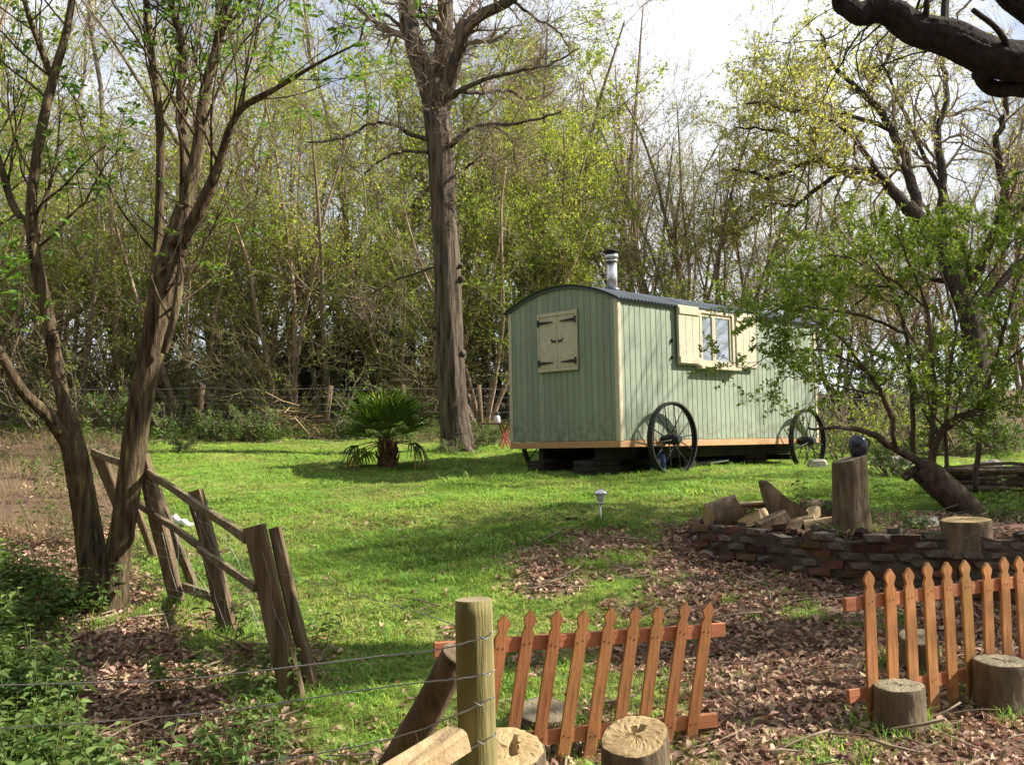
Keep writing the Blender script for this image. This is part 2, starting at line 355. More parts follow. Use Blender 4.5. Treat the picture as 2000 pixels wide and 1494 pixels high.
def grow(Pp, Rp, k, t0, ang, lmin, lmax, S, wig, up, rr=.55, rmin=.003, rg=rng, t1=1.0, droop=0.0):
    """k side branches on each parent polyline"""
    B, Sp, _ = Pp.shape; t = t0 + (t1 - t0) * rg.random((B, k)); x = t * (Sp - 1); i = np.clip(x.astype(int), 0, Sp - 2); fr = (x - i)[..., None]
    bi = np.arange(B)[:, None]; p = Pp[bi, i] * (1 - fr) + Pp[bi, i + 1] * fr; tan = unit(Pp[bi, i + 1] - Pp[bi, i])
    r = (Rp[bi, i] * (1 - fr[..., 0]) + Rp[bi, i + 1] * fr[..., 0])
    p = p.reshape(-1, 3); tan = tan.reshape(-1, 3); r = r.ravel(); t = t.ravel()
    rnd = rg.normal(size=p.shape); perp = unit(rnd - tan * (rnd * tan).sum(1, keepdims=True))
    a = rg.uniform(*ang, len(p))[:, None]; d = unit(tan * np.cos(a) + perp * np.sin(a))
    L = rg.uniform(lmin, lmax, len(p)) * (1.15 - .5 * (t - t0) / (1.001 - t0)); st = (L / (S - 1))[:, None]
    out = [p]
    for s in range(S - 1):
        d = unit(d + rg.normal(size=d.shape) * wig + np.array([0, 0, up - droop * s / S])); out.append(out[-1] + d * st)
    Pn = np.stack(out, 1); r0 = np.maximum(r * rr, rmin); tap = np.linspace(1, .35, S)[None]
    return Pn, np.maximum(r0[:, None] * tap, rmin * .6)
def leaves(p, size, rg=rng, nrm_up=.4, asp=.55, fold=.25, jit=.35):
    n = len(p); s = (size * rg.uniform(1 - jit, 1 + jit, n))[:, None]
    d = unit(rg.normal(size=(n, 3)) + np.array([0, 0, -.15])); q = unit(rg.normal(size=(n, 3)) + np.array([0, 0, nrm_up * 2])); sd_ = unit(np.cross(d, q)); q = np.cross(sd_, d)
    b = p; tip = p + d * s; l = p + d * s * .45 + sd_ * s * asp * .5 + q * s * fold * .3; r = p + d * s * .45 - sd_ * s * asp * .5 + q * s * fold * .3
    V = np.stack([b, l, tip, r], 1).reshape(-1, 3); k = np.arange(n)[:, None] * 4
    return V, np.concatenate([k + [[0, 2, 1]], k + [[0, 3, 2]]])
def along(Pn, k, rg=rng, t0=.2):
    B, S, _ = Pn.shape; x = (t0 + (1 - t0) * rg.random((B, k))) * (S - 1); i = np.clip(x.astype(int), 0, S - 2); fr = (x - i)[..., None]; bi = np.arange(B)[:, None]
    return (Pn[bi, i] * (1 - fr) + Pn[bi, i + 1] * fr).reshape(-1, 3)
def resamp(pts, rad, S):
    pts, rad = smooth_path(pts, rad, 4); x = np.linspace(0, len(pts) - 1, S); i = np.clip(x.astype(int), 0, len(pts) - 2); f = x - i
    return pts[i] * (1 - f)[:, None] + pts[i + 1] * f[:, None], rad[i] * (1 - f) + rad[i + 1] * f
# scatter: instances of small meshes on precomputed points (for what nobody could count)
def scatter(name, protos, pts, scl, rots, label):
    c = bpy.data.collections.new(name + '_sources')
    for i, me in enumerate(protos):
        o = bpy.data.objects.new(name + '_source', me); c.objects.link(o)
    me = bpy.data.meshes.new(name); pts = np.asarray(pts, np.float32); me.vertices.add(len(pts)); me.vertices.foreach_set('co', pts.ravel())
    a = me.attributes.new('scl', 'FLOAT', 'POINT'); a.data.foreach_set('value', np.asarray(scl, np.float32))
    a = me.attributes.new('rot', 'FLOAT_VECTOR', 'POINT'); a.data.foreach_set('vector', np.asarray(rots, np.float32).ravel())
    o = link(name, me); tag(o, label, None, None, 'stuff')
    ng = bpy.data.node_groups.new(name, 'GeometryNodeTree'); ng.interface.new_socket('Geometry', in_out='INPUT', socket_type='NodeSocketGeometry'); ng.interface.new_socket('Geometry', in_out='OUTPUT', socket_type='NodeSocketGeometry')
    n = ng.nodes.new; l = ng.links.new; gi = n('NodeGroupInput'); go = n('NodeGroupOutput'); ip = n('GeometryNodeInstanceOnPoints'); ci = n('GeometryNodeCollectionInfo')
    ci.inputs['Collection'].default_value = c; ci.inputs['Separate Children'].default_value = True; ci.inputs['Reset Children'].default_value = True
    ip.inputs['Pick Instance'].default_value = True
    s = n('GeometryNodeInputNamedAttribute'); s.data_type = 'FLOAT'; s.inputs['Name'].default_value = 'scl'
    r = n('GeometryNodeInputNamedAttribute'); r.data_type = 'FLOAT_VECTOR'; r.inputs['Name'].default_value = 'rot'
    e = n('FunctionNodeEulerToRotation')
    l(gi.outputs[0], ip.inputs['Points']); l(ci.outputs[0], ip.inputs['Instance']); l(s.outputs['Attribute'], ip.inputs['Scale']); l(r.outputs['Attribute'], e.inputs[0]); l(e.outputs[0], ip.inputs['Rotation'])
    l(ip.outputs[0], go.inputs[0])
    md = o.modifiers.new('scatter', 'NODES'); md.node_group = ng
    return o

# ------------------------------------------------------------------ ground
_gn = np.random.default_rng(3).random((128, 128))
def vn(x, y, s=1.0):
    x = np.asarray(x) / s + 500; y = np.asarray(y) / s + 500; i = np.floor(x).astype(int); j = np.floor(y).astype(int); fx = x - i; fy = y - j
    fx = fx * fx * (3 - 2 * fx); fy = fy * fy * (3 - 2 * fy); g = lambda a, b: _gn[a % 128, b % 128]
    return (g(i, j) * (1 - fx) + g(i + 1, j) * fx) * (1 - fy) + (g(i, j + 1) * (1 - fx) + g(i + 1, j + 1) * fx) * fy
def fbm(x, y, s=1.0): return .5 * vn(x, y, s) + .3 * vn(x + 9, y - 4, s * .5) + .2 * vn(x - 3, y + 7, s * .23)
_xl = ([4, 5.4, 6.3, 7.4, 8, 9.5, 12, 15, 19, 22], [-.6, -.95, -1.3, -1.95, -2.45, -3.4, -4.2, -5.3, -6.7, -7.6])
_xb = ([4, 5.4, 6.2, 7.9, 9, 10.2, 10.6, 10.9, 30], [.7, .8, .85, .85, .9, 1.2, 1.9, 9, 12])
_xm = ([4, 5.4, 6.2, 7.9, 8.6, 9, 10.2, 10.5, 10.8, 30], [-.2, .3, .7, .35, .05, .02, .3, .9, 8, 12])
def litter_w(x, y):
    n = fbm(x, y, .9) - .5
    left = sstep(-.12, .35, np.interp(y, *_xl) - x + n * .9)
    right = sstep(-.25, .3, x - np.interp(y, *_xb) + n * 1.0)
    mixz = sstep(-.2, .3, x - np.interp(y, *_xm) + n * .8) * sstep(-.14, .08, n) * .95
    near = sstep(6.3, 5.0, y + n * 1.6) * .75
    worn = sstep(.07, .2, fbm(x + 31, y + 17, .8) - .5) * .75 * sstep(11.5, 8.5, y)
    back = sstep(20.2, 21.0, y + n * .8)
    return np.clip(np.maximum.reduce([left, right, mixz, near, back, worn]), 0, 1)
def green_patch(x, y):       # grass growing through the litter on the path
    return np.clip(sstep(.10, .2, fbm(x + 77, y - 40, .55) - .5), 0, 1) * sstep(9.5, 8.5, y) * sstep(-.5, 0.2, x)
xs = np.concatenate([np.linspace(-220, -32, 14), np.linspace(-30, -10.4, 32), np.arange(-10, 10.01, .1), np.linspace(10.4, 30, 32), np.linspace(32, 220, 14)])
ys = np.concatenate([np.linspace(-30, 3, 10), np.arange(3.2, 12.5, .1), np.arange(12.5, 23, .2), np.linspace(23.4, 60, 50), np.linspace(63, 290, 20)])
X, Y = np.meshgrid(xs, ys, indexing='ij'); Z = hgt(X, Y)
V = np.stack([X, Y, Z], -1).reshape(-1, 3); nx, ny = X.shape; i, j = np.meshgrid(np.arange(nx - 1), np.arange(ny - 1), indexing='ij'); k = (i * ny + j).ravel()
me = Acc().add(V, np.stack([k, k + ny, k + ny + 1, k + 1], 1)).mesh('ground', [])
at = me.attributes.new('litter', 'FLOAT', 'POINT'); at.data.foreach_set('value', litter_w(X, Y).ravel().astype(np.float32))
gm = bpy.data.materials.new('ground_soil'); gm.use_nodes = True; t = gm.node_tree; n = t.nodes.new; l = t.links.new; b = t.nodes['Principled BSDF']
b.inputs['Roughness'].default_value = .95; b.inputs['Specular IOR Level'].default_value = .15
a1 = n('ShaderNodeAttribute'); a1.attribute_name = 'litter'; co = n('ShaderNodeTexCoord')
def nz(s, d=6):
    q = n('ShaderNodeTexNoise'); q.inputs['Scale'].default_value = s; q.inputs['Detail'].default_value = d; q.inputs['Roughness'].default_value = .65; l(co.outputs['Object'], q.inputs['Vector']); return q.outputs['Fac']
def rmp(src, c1, c2, p1=.35, p2=.65):
    q = n('ShaderNodeValToRGB'); e = q.color_ramp.elements; e[0].position = p1; e[1].position = p2; e[0].color = (*c1, 1); e[1].color = (*c2, 1); l(src, q.inputs['Fac']); return q.outputs['Color']
n1, n2 = nz(3.5), nz(30)
brown = rmp(n2, (.075, .048, .032), (.22, .14, .095)); green = rmp(n2, (.17, .22, .04), (.30, .38, .075))
mx2 = n('ShaderNodeMix'); mx2.data_type = 'RGBA'; l(a1.outputs['Fac'], mx2.inputs['Factor']); l(green, mx2.inputs['A']); l(brown, mx2.inputs['B']); l(mx2.outputs['Result'], b.inputs['Base Color'])
bu = n('ShaderNodeBump'); bu.inputs['Strength'].default_value = .8; bu.inputs['Distance'].default_value = .03; l(n2, bu.inputs['Height']); l(bu.outputs['Normal'], b.inputs['Normal'])
me.materials.append(gm); tag(link('ground', me), None, None, None, 'structure')

# ------------------------------------------------------------------ shepherd's hut
YAW, HW, HL, HH, RISE = .768, 2.11, 5.23, 1.95, .25
HA = np.array([1.459, 14.0, CZ + .071]); ZB = .53
hut = thing('shepherd_hut', 'sage green wooden hut on black spoked iron wheels with curved corrugated roof', 'hut', (HA[0], HA[1], HA[2] - ZB), (0, 0, YAW))
def arch(y): return HH + RISE * (1 - ((y - HW / 2) / (HW / 2)) ** 2)
def hb(name, x0, x1, y0, y1, z0, z1, m, parent=None, bev=.004):
    a = Acc(); v, f = box(x0, x1, y0, y1, z0 + ZB, z1 + ZB); a.add(v, f, 0, False)
    o = link(name, a.mesh(name, [m]), parent or hut)
    if bev:
        bm_ = o.modifiers.new('bevel', 'BEVEL'); bm_.width = bev; bm_.segments = 1
    return o
# the box of walls behind the boards (seen in the grooves), floor and far walls
a = Acc(); ysamp = np.linspace(.03, HW - .03, 17); o = np.concatenate([[[.03, 0]], [[HW - .03, 0]], np.c_[ysamp[::-1], arch(ysamp[::-1]) - .015]])
v = np.concatenate([np.c_[np.full(len(o), .02), o[:, 0], o[:, 1] + ZB], np.c_[np.full(len(o), HL - .02), o[:, 0], o[:, 1] + ZB]]); nn = len(o)
a.add(v, [[q, q + nn, (q + 1) % nn + nn, (q + 1) % nn] for q in range(nn)], 0, False); a.f.append((np.array([list(range(nn))]), 0, False)); a.f.append((np.array([list(range(nn, 2 * nn))[::-1]]), 0, False))
link('carcass', a.mesh('carcass', ['timber_dark']), hut)
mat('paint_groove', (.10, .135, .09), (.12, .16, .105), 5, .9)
def board_mesh(wd, h0, h1, th=.022):
    a = Acc(); c = .005
    v = np.array([[0 + c, -th, 0], [wd - c, -th, 0], [wd, -th + c * 1.2, 0], [wd, 0, 0], [0, 0, 0], [0, -th + c * 1.2, 0]]); top = v.copy()
    top[:, 2] = h0 + (h1 - h0) * np.clip(v[:, 0] / wd, 0, 1); k = 6
    a.add(np.concatenate([v, top]), [[q, (q + 1) % k, (q + 1) % k + k, q + k] for q in range(k)], 0, False); a.f.append((np.array([[11 - q for q in range(6)][::-1]]), 0, False)); a.f.append((np.array([[5, 4, 3, 2, 1, 0]]), 0, False))
    return a.mesh('board', ['paint_sage'])
NB = 44; bw = HL / NB; bmsh = board_mesh(bw - .004, HH + .02, HH + .02)
side = hb('side_wall', .01, HL - .01, .004, .03, .01, HH, 'paint_groove', bev=0)
for q in range(NB): link('board', bmsh, side, (q * bw + .002, .004, ZB))
end = hb('end_wall', .004, .02, .06, HW - .06, .01, HH - .05, 'paint_groove', bev=0)
NE = 18; ew = HW / NE
for q in range(NE):
    y1 = HW - q * ew; y0 = y1 - ew
    link('board', board_mesh(ew - .003, arch(y1) - .005, arch(y0) - .005), end, (.003, y1 - .0015, ZB), (0, 0, -math.pi / 2))
far = hb('far_wall', .05, HL - .05, HW - .02, HW, 0, HH, 'paint_sage', bev=0)
hb('rear_wall', HL - .018, HL + .004, .03, HW - .03, 0, HH, 'paint_sage', bev=0)
for (x0, x1, y0, y1) in ((-.034, -.019, -.036, .035), (-.019, .045, -.036, -.018), (-.034, -.019, HW - .045, HW + .02), (HL - .05, HL + .02, -.034, -.018)):
    hb('corner_trim', x0, x1, y0, y1, -.012, HH + .0, 'paint_cream')
hb('sole_board', -.02, HL + .02, -.028, .02, -.10, -.006, 'wood_sole'); hb('sole_board', -.026, -.006, -.03, HW + .02, -.10, -.006, 'wood_sole')
hb('floor', 0, HL, .02, HW, -.09, -.01, 'timber_dark', bev=0)
for y in (.45, HW - .55): hb('chassis_beam', .1, HL - .1, y, y + .1, -.27, -.092, 'timber_dark')
# roof
PIT = .076; nsheet = 7; cov = (HL + .17) / nsheet; xs_ = np.arange(0, cov + .076, PIT / 6); ar = np.linspace(-1, 1, 21); hw2 = HW / 2 + .085
Xr, Ar = np.meshgrid(xs_, ar, indexing='ij'); yr = HW / 2 + Ar * hw2; zr = HH + RISE * (1 - (Ar * hw2 / (HW / 2)) ** 2) + .036 + .011 * np.cos(Xr / PIT * 2 * np.pi)
V = np.stack([Xr, yr, zr + ZB], -1); V2 = V.copy(); V2[..., 2] -= .004; nx, ny = Xr.shape; i, j = np.meshgrid(np.arange(nx - 1), np.arange(ny - 1), indexing='ij'); k = (i * ny + j).ravel(); fq = np.stack([k, k + ny, k + ny + 1, k + 1], 1)
a = Acc(); a.add(V, fq); a.add(V2, fq[:, ::-1]); rsm = a.mesh('roof_sheet', ['roof_steel'])
a = Acc(); yy = np.linspace(-.06, HW + .06, 15); zz = HH + RISE * (1 - ((yy - HW / 2) / (HW / 2)) ** 2) + .018; o = np.concatenate([np.c_[yy, zz], np.c_[yy[::-1], zz[::-1] - .022]]); nn = len(o)
v = np.concatenate([np.c_[np.full(nn, -.05), o[:, 0], o[:, 1] + ZB], np.c_[np.full(nn, HL + .05), o[:, 0], o[:, 1] + ZB]])
a.add(v, [[q, (q + 1) % nn, (q + 1) % nn + nn, q + nn] for q in range(nn)], 0, False)
h_ = nn // 2
for base in (0, nn): a.f.append((np.array([[base + q, base + q + 1, base + nn - 2 - q, base + nn - 1 - q] for q in range(h_ - 1)]), 0, False))
roof = link('roof', a.mesh('roof', ['roof_steel']), hut)
for q in range(nsheet):
    xq = round(q * cov / PIT) * PIT
    link('roof_sheet', rsm, roof, (-.085 + xq, 0, -.0025 * (q % 2)))
# flue pipe with cowl
fx, fy = 1.155, HW / 2
a = Acc(); zf = arch(fy) + .03 + ZB
def cyl(a, x, y, z0, z1, r0, r1=None, n=20, mi=0): add_tube(a, [[x, y, z0], [x, y, z1]], [r0, r1 or r0], n, mi)
flue = Acc(); cyl(flue, fx, fy, zf, zf + .50, .088); flue = link('flue', flue.mesh('flue', ['flue_steel']), hut)
a = Acc(); cyl(a, fx, fy, zf + .50, zf + .53, .105, .105); cyl(a, fx, fy, zf + .545, zf + .62, .112, .105); cyl(a, fx, fy, zf + .53, zf + .66, .08); link('cowl', a.mesh('cowl', ['flue_steel']), flue)
a = Acc(); cyl(a, fx, fy, zf + .66, zf + .668, .135, .13); cyl(a, fx, fy, zf + .668, zf + .70, .13, .03); link('cap', a.mesh('cap', ['cap_black']), flue)
a = Acc(); cyl(a, fx, fy, zf + .03, zf + .12, .15, .09); link('flashing', a.mesh('flashing', ['roof_steel']), flue)
# window on the long side
wx0, wx1, wz0, wz1 = 1.80, 2.715, 1.085, 1.925; wm = 2.17
win = hb('window', wx0, wx1, -.022, -.012, wz0, wz1, 'timber_dark', bev=0)
for (x0, x1, z0, z1) in ((wx0, wx0 + .05, wz0, wz1), (wx1 - .06, wx1, wz0, wz1), (wx0 + .05, wx1 - .06, wz1 - .045, wz1), (wx0 + .05, wx1 - .06, wz0, wz0 + .04)):
    hb('frame', x0, x1, -.085, -.018, z0, z1, 'paint_cream', win)
for (x0, x1) in ((wx0 + .052, wm + .02), (wm + .022, wx1 - .062)):
    z0, z1 = wz0 + .042, wz1 - .047
    for (p0, p1, q0, q1) in ((x0, x0 + .042, z0, z1), (x1 - .042, x1, z0, z1), (x0 + .042, x1 - .042, z1 - .045, z1), (x0 + .042, x1 - .042, z0, z0 + .05)):
        hb('sash', p0, p1, -.064, -.034, q0, q1, 'paint_cream', win, .003)
    hb('pane', x0 + .036, x1 - .036, -.046, -.042, z0 + .044, z1 - .04, 'window_glass', win, 0)
hb('sill', wx0 - .075, wx1 + .055, -.16, -.03, wz0 - .045, wz0 - .003, 'paint_cream', win)
def side_shutter(x0, x1, lab):
    s = hb('shutter', x0, x1, -.085, -.055, wz0 + .0, wz1 + .035, 'paint_cream'); s['label'] = lab
    nb = 3; bwid = (x1 - x0) / nb
    for q in range(nb): hb('board', x0 + q * bwid + .002, x0 + (q + 1) * bwid - .002, -.094, -.084, wz0 + .004, wz1 + .031, 'paint_cream', s, .003)
    for z in (wz0 + .02, wz1 - .10): hb('ledge', x0 + .006, x1 - .006, -.112, -.0945, z, z + .10, 'paint_cream', s)
    hb('hinge', x1 - .01 if x1 < 2 else x0 - .02, x1 + .02 if x1 < 2 else x0 + .01, -.10, -.09, wz0 + .10, wz0 + .17, 'iron_black', s, 0)
    return s
side_shutter(1.27, 1.775, 'open cream shutter before the window'); side_shutter(2.745, 3.29, 'open cream shutter beyond the window')
hb('shutter_catch', 1.17, 1.20, -.06, -.018, 1.17, 1.21, 'iron_black'); hb('shutter_catch', 1.17, 1.19, -.06, -.018, 1.40, 1.46, 'iron_black')
# closed shutters on the end
ey0, ey1, ez0, ez1 = .70, 1.485, 1.01, 1.87
esh = hb('end_window', -.03, -.019, ey0, ey1, ez0, ez1, 'timber_dark', bev=0)
for (y0, y1, z0, z1) in ((ey0, ey0 + .04, ez0, ez1), (ey1 - .04, ey1, ez0, ez1), (ey0 + .04, ey1 - .04, ez1 - .055, ez1), (ey0 + .04, ey1 - .04, ez0, ez0 + .05)):
    hb('frame', -.062, -.022, y0, y1, z0, z1, 'paint_cream', esh)
ym = (ey0 + ey1) / 2
for (y0, y1, s) in ((ey0 + .043, ym - .003, 1), (ym + .003, ey1 - .043, -1)):
    leaf = hb('shutter', -.055, -.028, y0, y1, ez0 + .052, ez1 - .058, 'paint_cream')
    for z in (ez0 + .13, ez1 - .14):
        a = Acc(); yb = (y0 if s > 0 else y1) - s * .035; pts = [[0, -.05], [.035, -.05], [.035, -.024], [.30, -.007], [.315, 0], [.30, .007], [.035, .024], [.035, .05], [0, .05]]
        pts = np.array(pts); pts[:, 0] *= s
        add_prism(a, pts, 0, .008, 0, lambda v: np.c_[-.064 - v[:, 2], yb + v[:, 0], z + ZB + v[:, 1]]); link('hinge', a.mesh('hinge', ['iron_black']), leaf)
    hp = np.array([[-.062, -.005], [-.058, .012], [-.045, .02], [.0, .017], [.022, .024], [.034, .044], [.046, .052], [.048, .042], [.062, .026], [.056, .02], [.044, .024], [.036, .006], [.036, -.012], [.032, -.04], [.026, -.04], [.024, -.014], [-.02, -.012], [-.036, -.016], [-.04, -.042], [-.046, -.042], [-.047, -.014], [-.056, -.024]])
    hp = hp * .9; hp[:, 0] *= -s
    a = Acc(); yc = ym - .075 if s > 0 else ym + .075
    add_prism(a, hp, 0, .004, 0, lambda v: np.c_[-.0562 - v[:, 2], yc - v[:, 0] * -1, 1.445 + ZB + v[:, 1]]); link('horse_cutout', a.mesh('horse_cutout', ['timber_dark']), leaf)
# wheels
def wheel_parts():
    R = .53; a = Acc(); n = 48; th = np.arange(n) * 2 * np.pi / n; prof = [(R, -.045), (R, .045), (R - .022, .045), (R - .022, .01), (R - .045, .008), (R - .045, -.008), (R - .022, -.01), (R - .022, -.045)]
    V = np.array([[[r * math.cos(t_), y, r * math.sin(t_)] for (r, y) in prof] for t_ in th]).reshape(-1, 3); m = len(prof)
    a.add(V, [[q * m + p, ((q + 1) % n) * m + p, ((q + 1) % n) * m + (p + 1) % m, q * m + (p + 1) % m] for q in range(n) for p in range(m)], 0, False); rim = a.mesh('rim', ['iron_black'])
    a = Acc(); add_tube(a, [[0, -.13, 0], [0, -.10, 0], [0, -.09, 0], [0, .09, 0], [0, .16, 0]], [.05, .055, .072, .072, .06], 16); hub = a.mesh('hub', ['iron_black'])
    a = Acc(); add_tube(a, [[.05, .0, 0], [R - .03, 0, 0]], [.0095, .0085], 6); sp = a.mesh('spoke', ['iron_black'])
    return rim, hub, sp
RIM, HUB, SPK = wheel_parts()
for (x, y, z, s) in ((.93, -.19, .0, 1), (4.60, -.19, -.055, 1), (.93, HW + .19, .03, -1), (4.60, HW + .19, -.05, -1)):
    wh = link('wheel', RIM, hut, (x, y, z + ZB), (0, random.random(), 0 if s > 0 else math.pi)); link('hub', HUB, wh)
    for q in range(14):
        sgn = 1 if q % 2 else -1
        ang = q * 2 * math.pi / 14; link('spoke', SPK, wh, mw=Matrix.Rotation(ang, 4, 'Y') @ Matrix.Translation((0, .07 * sgn, 0)) @ Matrix.Rotation(math.atan2(-.07 * sgn, .5), 4, 'Z'))
for x, z in ((.93, .0), (4.60, -.055)):
    a = Acc(); add_tube(a, [[x, -.25, z + ZB], [x, HW + .25, z + ZB]], [.035, .035], 10); link('axle', a.mesh('axle', ['iron_black']), hut)
    hb('axle_bolster', x - .09, x + .09, .1, HW - .1, -.36, -.271, 'timber_dark')
HM = Matrix.Translation(hut.location) @ Matrix.Rotation(YAW, 4, 'Z')
def hw_(x, y):
    p = HM @ Vector((x, y, 0)); return p.x, p.y, H(p.x, p.y)
# what stands under the hut
for (x, y, n_, lab) in ((.22, .62, 3, 'dark stack of timber blocks under the near end of the hut'), (.3, 1.62, 3, 'dark stack of timber blocks under the hut behind the far front wheel'), (4.05, .62, 3, 'dark stack of timber blocks under the hut beside the rear wheel')):
    px, py, pz = hw_(x, y); sk = thing('support_stack', lab, 'supports', (px, py, pz - .03), (0, 0, YAW), 'timber supports under the hut')
    top = HA[2] - .275 - pz + .03; hh = top / n_
    for q in range(n_):
        a = Acc(); add_beam(a, (-.3, 0, q * hh + hh / 2), (.3, 0, q * hh + hh / 2), .34, hh - .006, jit=.004); link('block', a.mesh('block', ['timber_dark']), sk, rot=(0, 0, random.uniform(-.12, .12)))
px, py, pz = hw_(1.12, .30); dr = thing('plastic_drum', 'blue plastic drum under the hut behind the near spoked wheel', 'drum', (px, py, pz - .02))
a = Acc(); add_tube(a, [[0, 0, 0], [0, 0, .02], [0, 0, .16], [0, 0, .17], [0, 0, .30], [0, 0, .34], [0, 0, .36]], [.14, .16, .17, .178, .17, .14, .10], 20); link('body', a.mesh('body', ['plastic_blue']), dr)
a = Acc(); add_tube(a, [[0, 0, .36], [0, 0, .39]], [.05, .05], 12); link('cap', a.mesh('cap', ['iron_black']), dr)
px, py, pz = hw_(2.9, .5); a = Acc(); add_beam(a, (-.28, 0, .10), (.28, .05, .13), .26, .03); o_ = link('board_offcut', a.mesh('board_offcut', ['white_plastic']), None, (px, py, pz), (0, 0, YAW)); tag(o_, 'white board offcut lying under the middle of the hut', 'board')
px, py, pz = hw_(2.2, .45); a = Acc(); add_beam(a, (-.11, 0, .07), (.11, 0, .07), .1, .14, jit=.004); o_ = link('concrete_block', a.mesh('concrete_block', ['stone']), None, (px, py, pz - .01), (0, 0, YAW + .2)); tag(o_, 'pale concrete block under the hut between the wheels', 'block')

# ------------------------------------------------------------------ picket panels
def picket_outline(wd, h):
    q = [(wd / 2, 0), (wd / 2, h - .125), (wd * .46, h - .112), (wd * .34, h - .098), (wd * .31, h - .088), (wd * .36, h - .076), (wd * .46, h - .062), (wd * .5, h - .046), (wd * .44, h - .034), (0.004, h)]
    return np.array(q + [(-x, z) for x, z in q[::-1]])
def picket_mesh(wd, h, th=.018, m='fence_stain'):
    a = Acc(); add_prism(a, picket_outline(wd, h), -th / 2, th / 2, 0, lambda v: np.c_[v[:, 0], v[:, 2], v[:, 1]]); return a.mesh('picket', [m])
_na = Acc(); add_tube(_na, [[0, .004, 0], [0, -.0018, 0]], [.0042, .0036], 8); NAIL = _na.mesh('nail', ['iron_black'])
def panel(label, p0, yaw, s_p, zb, zr, L, s_r, rack, wd, h, tilt, lowshift=0):
    t_ = thing('picket_fence_panel', label, 'fence', (p0[0], p0[1], p0[2]), (0, 0, yaw), 'orange stained picket panels'); pm = [picket_mesh(wd * random.uniform(.96, 1.03), h * random.uniform(.985, 1.01), m='fence_stain_gold' if p0[0] > 1 else 'fence_stain') for _ in range(5)]
    for k_, z in enumerate(zr):
        a = Acc(); sh = lowshift if k_ else 0
        add_beam(a, (s_r - sh, .024, z), (s_r + L - sh, .024, z + tilt * L), .028, .075, jit=.001); link('rail', a.mesh('rail', ['fence_stain_rail']), t_)
    for s in s_p:
        pk = link('picket', random.choice(pm), t_, (s - rack * (zr[0] - zb), 0, zb + tilt * s + random.uniform(-.012, .012)), (random.uniform(-.012, .012), math.atan(rack) + random.uniform(-.015, .015), random.uniform(-.02, .02)))
        for z in zr:
            for dx in (-.014, .014): link('nail', NAIL, pk, (dx + random.uniform(-.003, .003), -.0092, (z - zb) / math.cos(math.atan(rack)) + random.uniform(-.012, .012)))
    return t_
panel('leaning orange picket panel between the round fence post and the leafy gap', (-.408, 5.2, 0), math.radians(18.4), [.34 + .1475 * q for q in range(9)], .0, (.672, .19), 1.65, 0, .19, .066, .845, -.012, .065)
panel('upright orange picket panel in front of the ruined brick wall', (2.0, 5.87, 0), math.radians(27.3), [.163 * q for q in range(12)], .085, (.765, .26), 2.1, -.165, .0, .078, .85, .012)
# ------------------------------------------------------------------ stumps and logs
def stump_meshes(r, h, tx=0, ty=0, seed=0, cut='cut_wood', hole=None, flare=.12, knob=.07, n=54):
    rg = np.random.default_rng(seed); th = np.arange(n) * 2 * np.pi / n
    lob = sum(rg.normal(0, knob / k) * np.cos(k * th + rg.random() * 6.3) for k in range(2, 7)); base = r * (1 + lob); rings = []
    zs = np.array([-.12, 0, .12, .25, .4, .55, .7, .85, .95, 1.0])
    for q, z in enumerate(zs):
        fl = 1 + flare * max(0, 1 - z * 2.2) * (1 + .6 * np.cos(3 * th + seed)); rr = base * fl * (1 + rg.normal(0, .012, n) + .03 * np.abs(np.sin(th * 9 + z * 1.5 + seed)) * np.sin(th * 4 + seed)) * (0.975 if q == len(zs) - 1 else 1)
        x = rr * np.cos(th); y = rr * np.sin(th); top = h + tx * x + ty * y; rings.append(np.c_[x, y, top * z if z > 0 else np.full(n, z)])
    a = Acc(); S = len(zs); i, j = np.meshgrid(np.arange(S - 1), np.arange(n), indexing='ij'); i = i.ravel(); j = j.ravel()
    a.add(np.concatenate(rings), np.stack([i * n + j, i * n + (j + 1) % n, (i + 1) * n + (j + 1) % n, (i + 1) * n + j], 1)); bark = a.mesh('bark', ['stump_bark'])
    a = Acc(); o = rings[-1]; m = 9; V = []
    for q in range(m + 1):
        f = 1 - q / (m + .0) if q < m else .02; v = o.copy(); v[:, :2] *= f; v[:, 2] = h + tx * v[:, 0] + ty * v[:, 1] + .002 + rg.normal(0, .0015, n) - .004 * (q == 0)
        if hole is not None:
            dx = (v[:, 0] - hole[0] * r) / (hole[2] * r); dy = (v[:, 1] - hole[1] * r) / (hole[3] * r); v[:, 2] -= .07 * np.clip(1.3 - (dx ** 2 + dy ** 2), 0, 1) ** .5
        V.append(v)
    i, j = np.meshgrid(np.arange(m), np.arange(n), indexing='ij'); i = i.ravel(); j = j.ravel(); a.add(np.concatenate(V), np.stack([i * n + j, i * n + (j + 1) % n, (i + 1) * n + (j + 1) % n, (i + 1) * n + j], 1), 0, False)
    a.f.append((np.array([[m * n + q for q in range(n)]]), 0, False)); return bark, a.mesh('cut_face', [cut])
def stump(label, px, py, d, r, h, tx=0, ty=0, seed=0, cut='cut_wood', hole=None, sink=.02, name='tree_stump', z=None, rotz=0, grp=None, **kw):
    p = P(px, py, d); z = H(p[0], p[1]) - sink if z is None else z
    t_ = thing(name, label, 'stump', (p[0], p[1], z), (0, 0, rotz), grp); bk, cf = stump_meshes(r, h, tx, ty, seed, cut, hole, **kw); link('bark', bk, t_); link('cut_face', cf, t_); return t_
stump('sawn stump with cracked tan top right beside the round fence post', 990, 1450, 4.85, .172, .31, -.05, .30, 1, hole=(.15, .1, .12, .4))
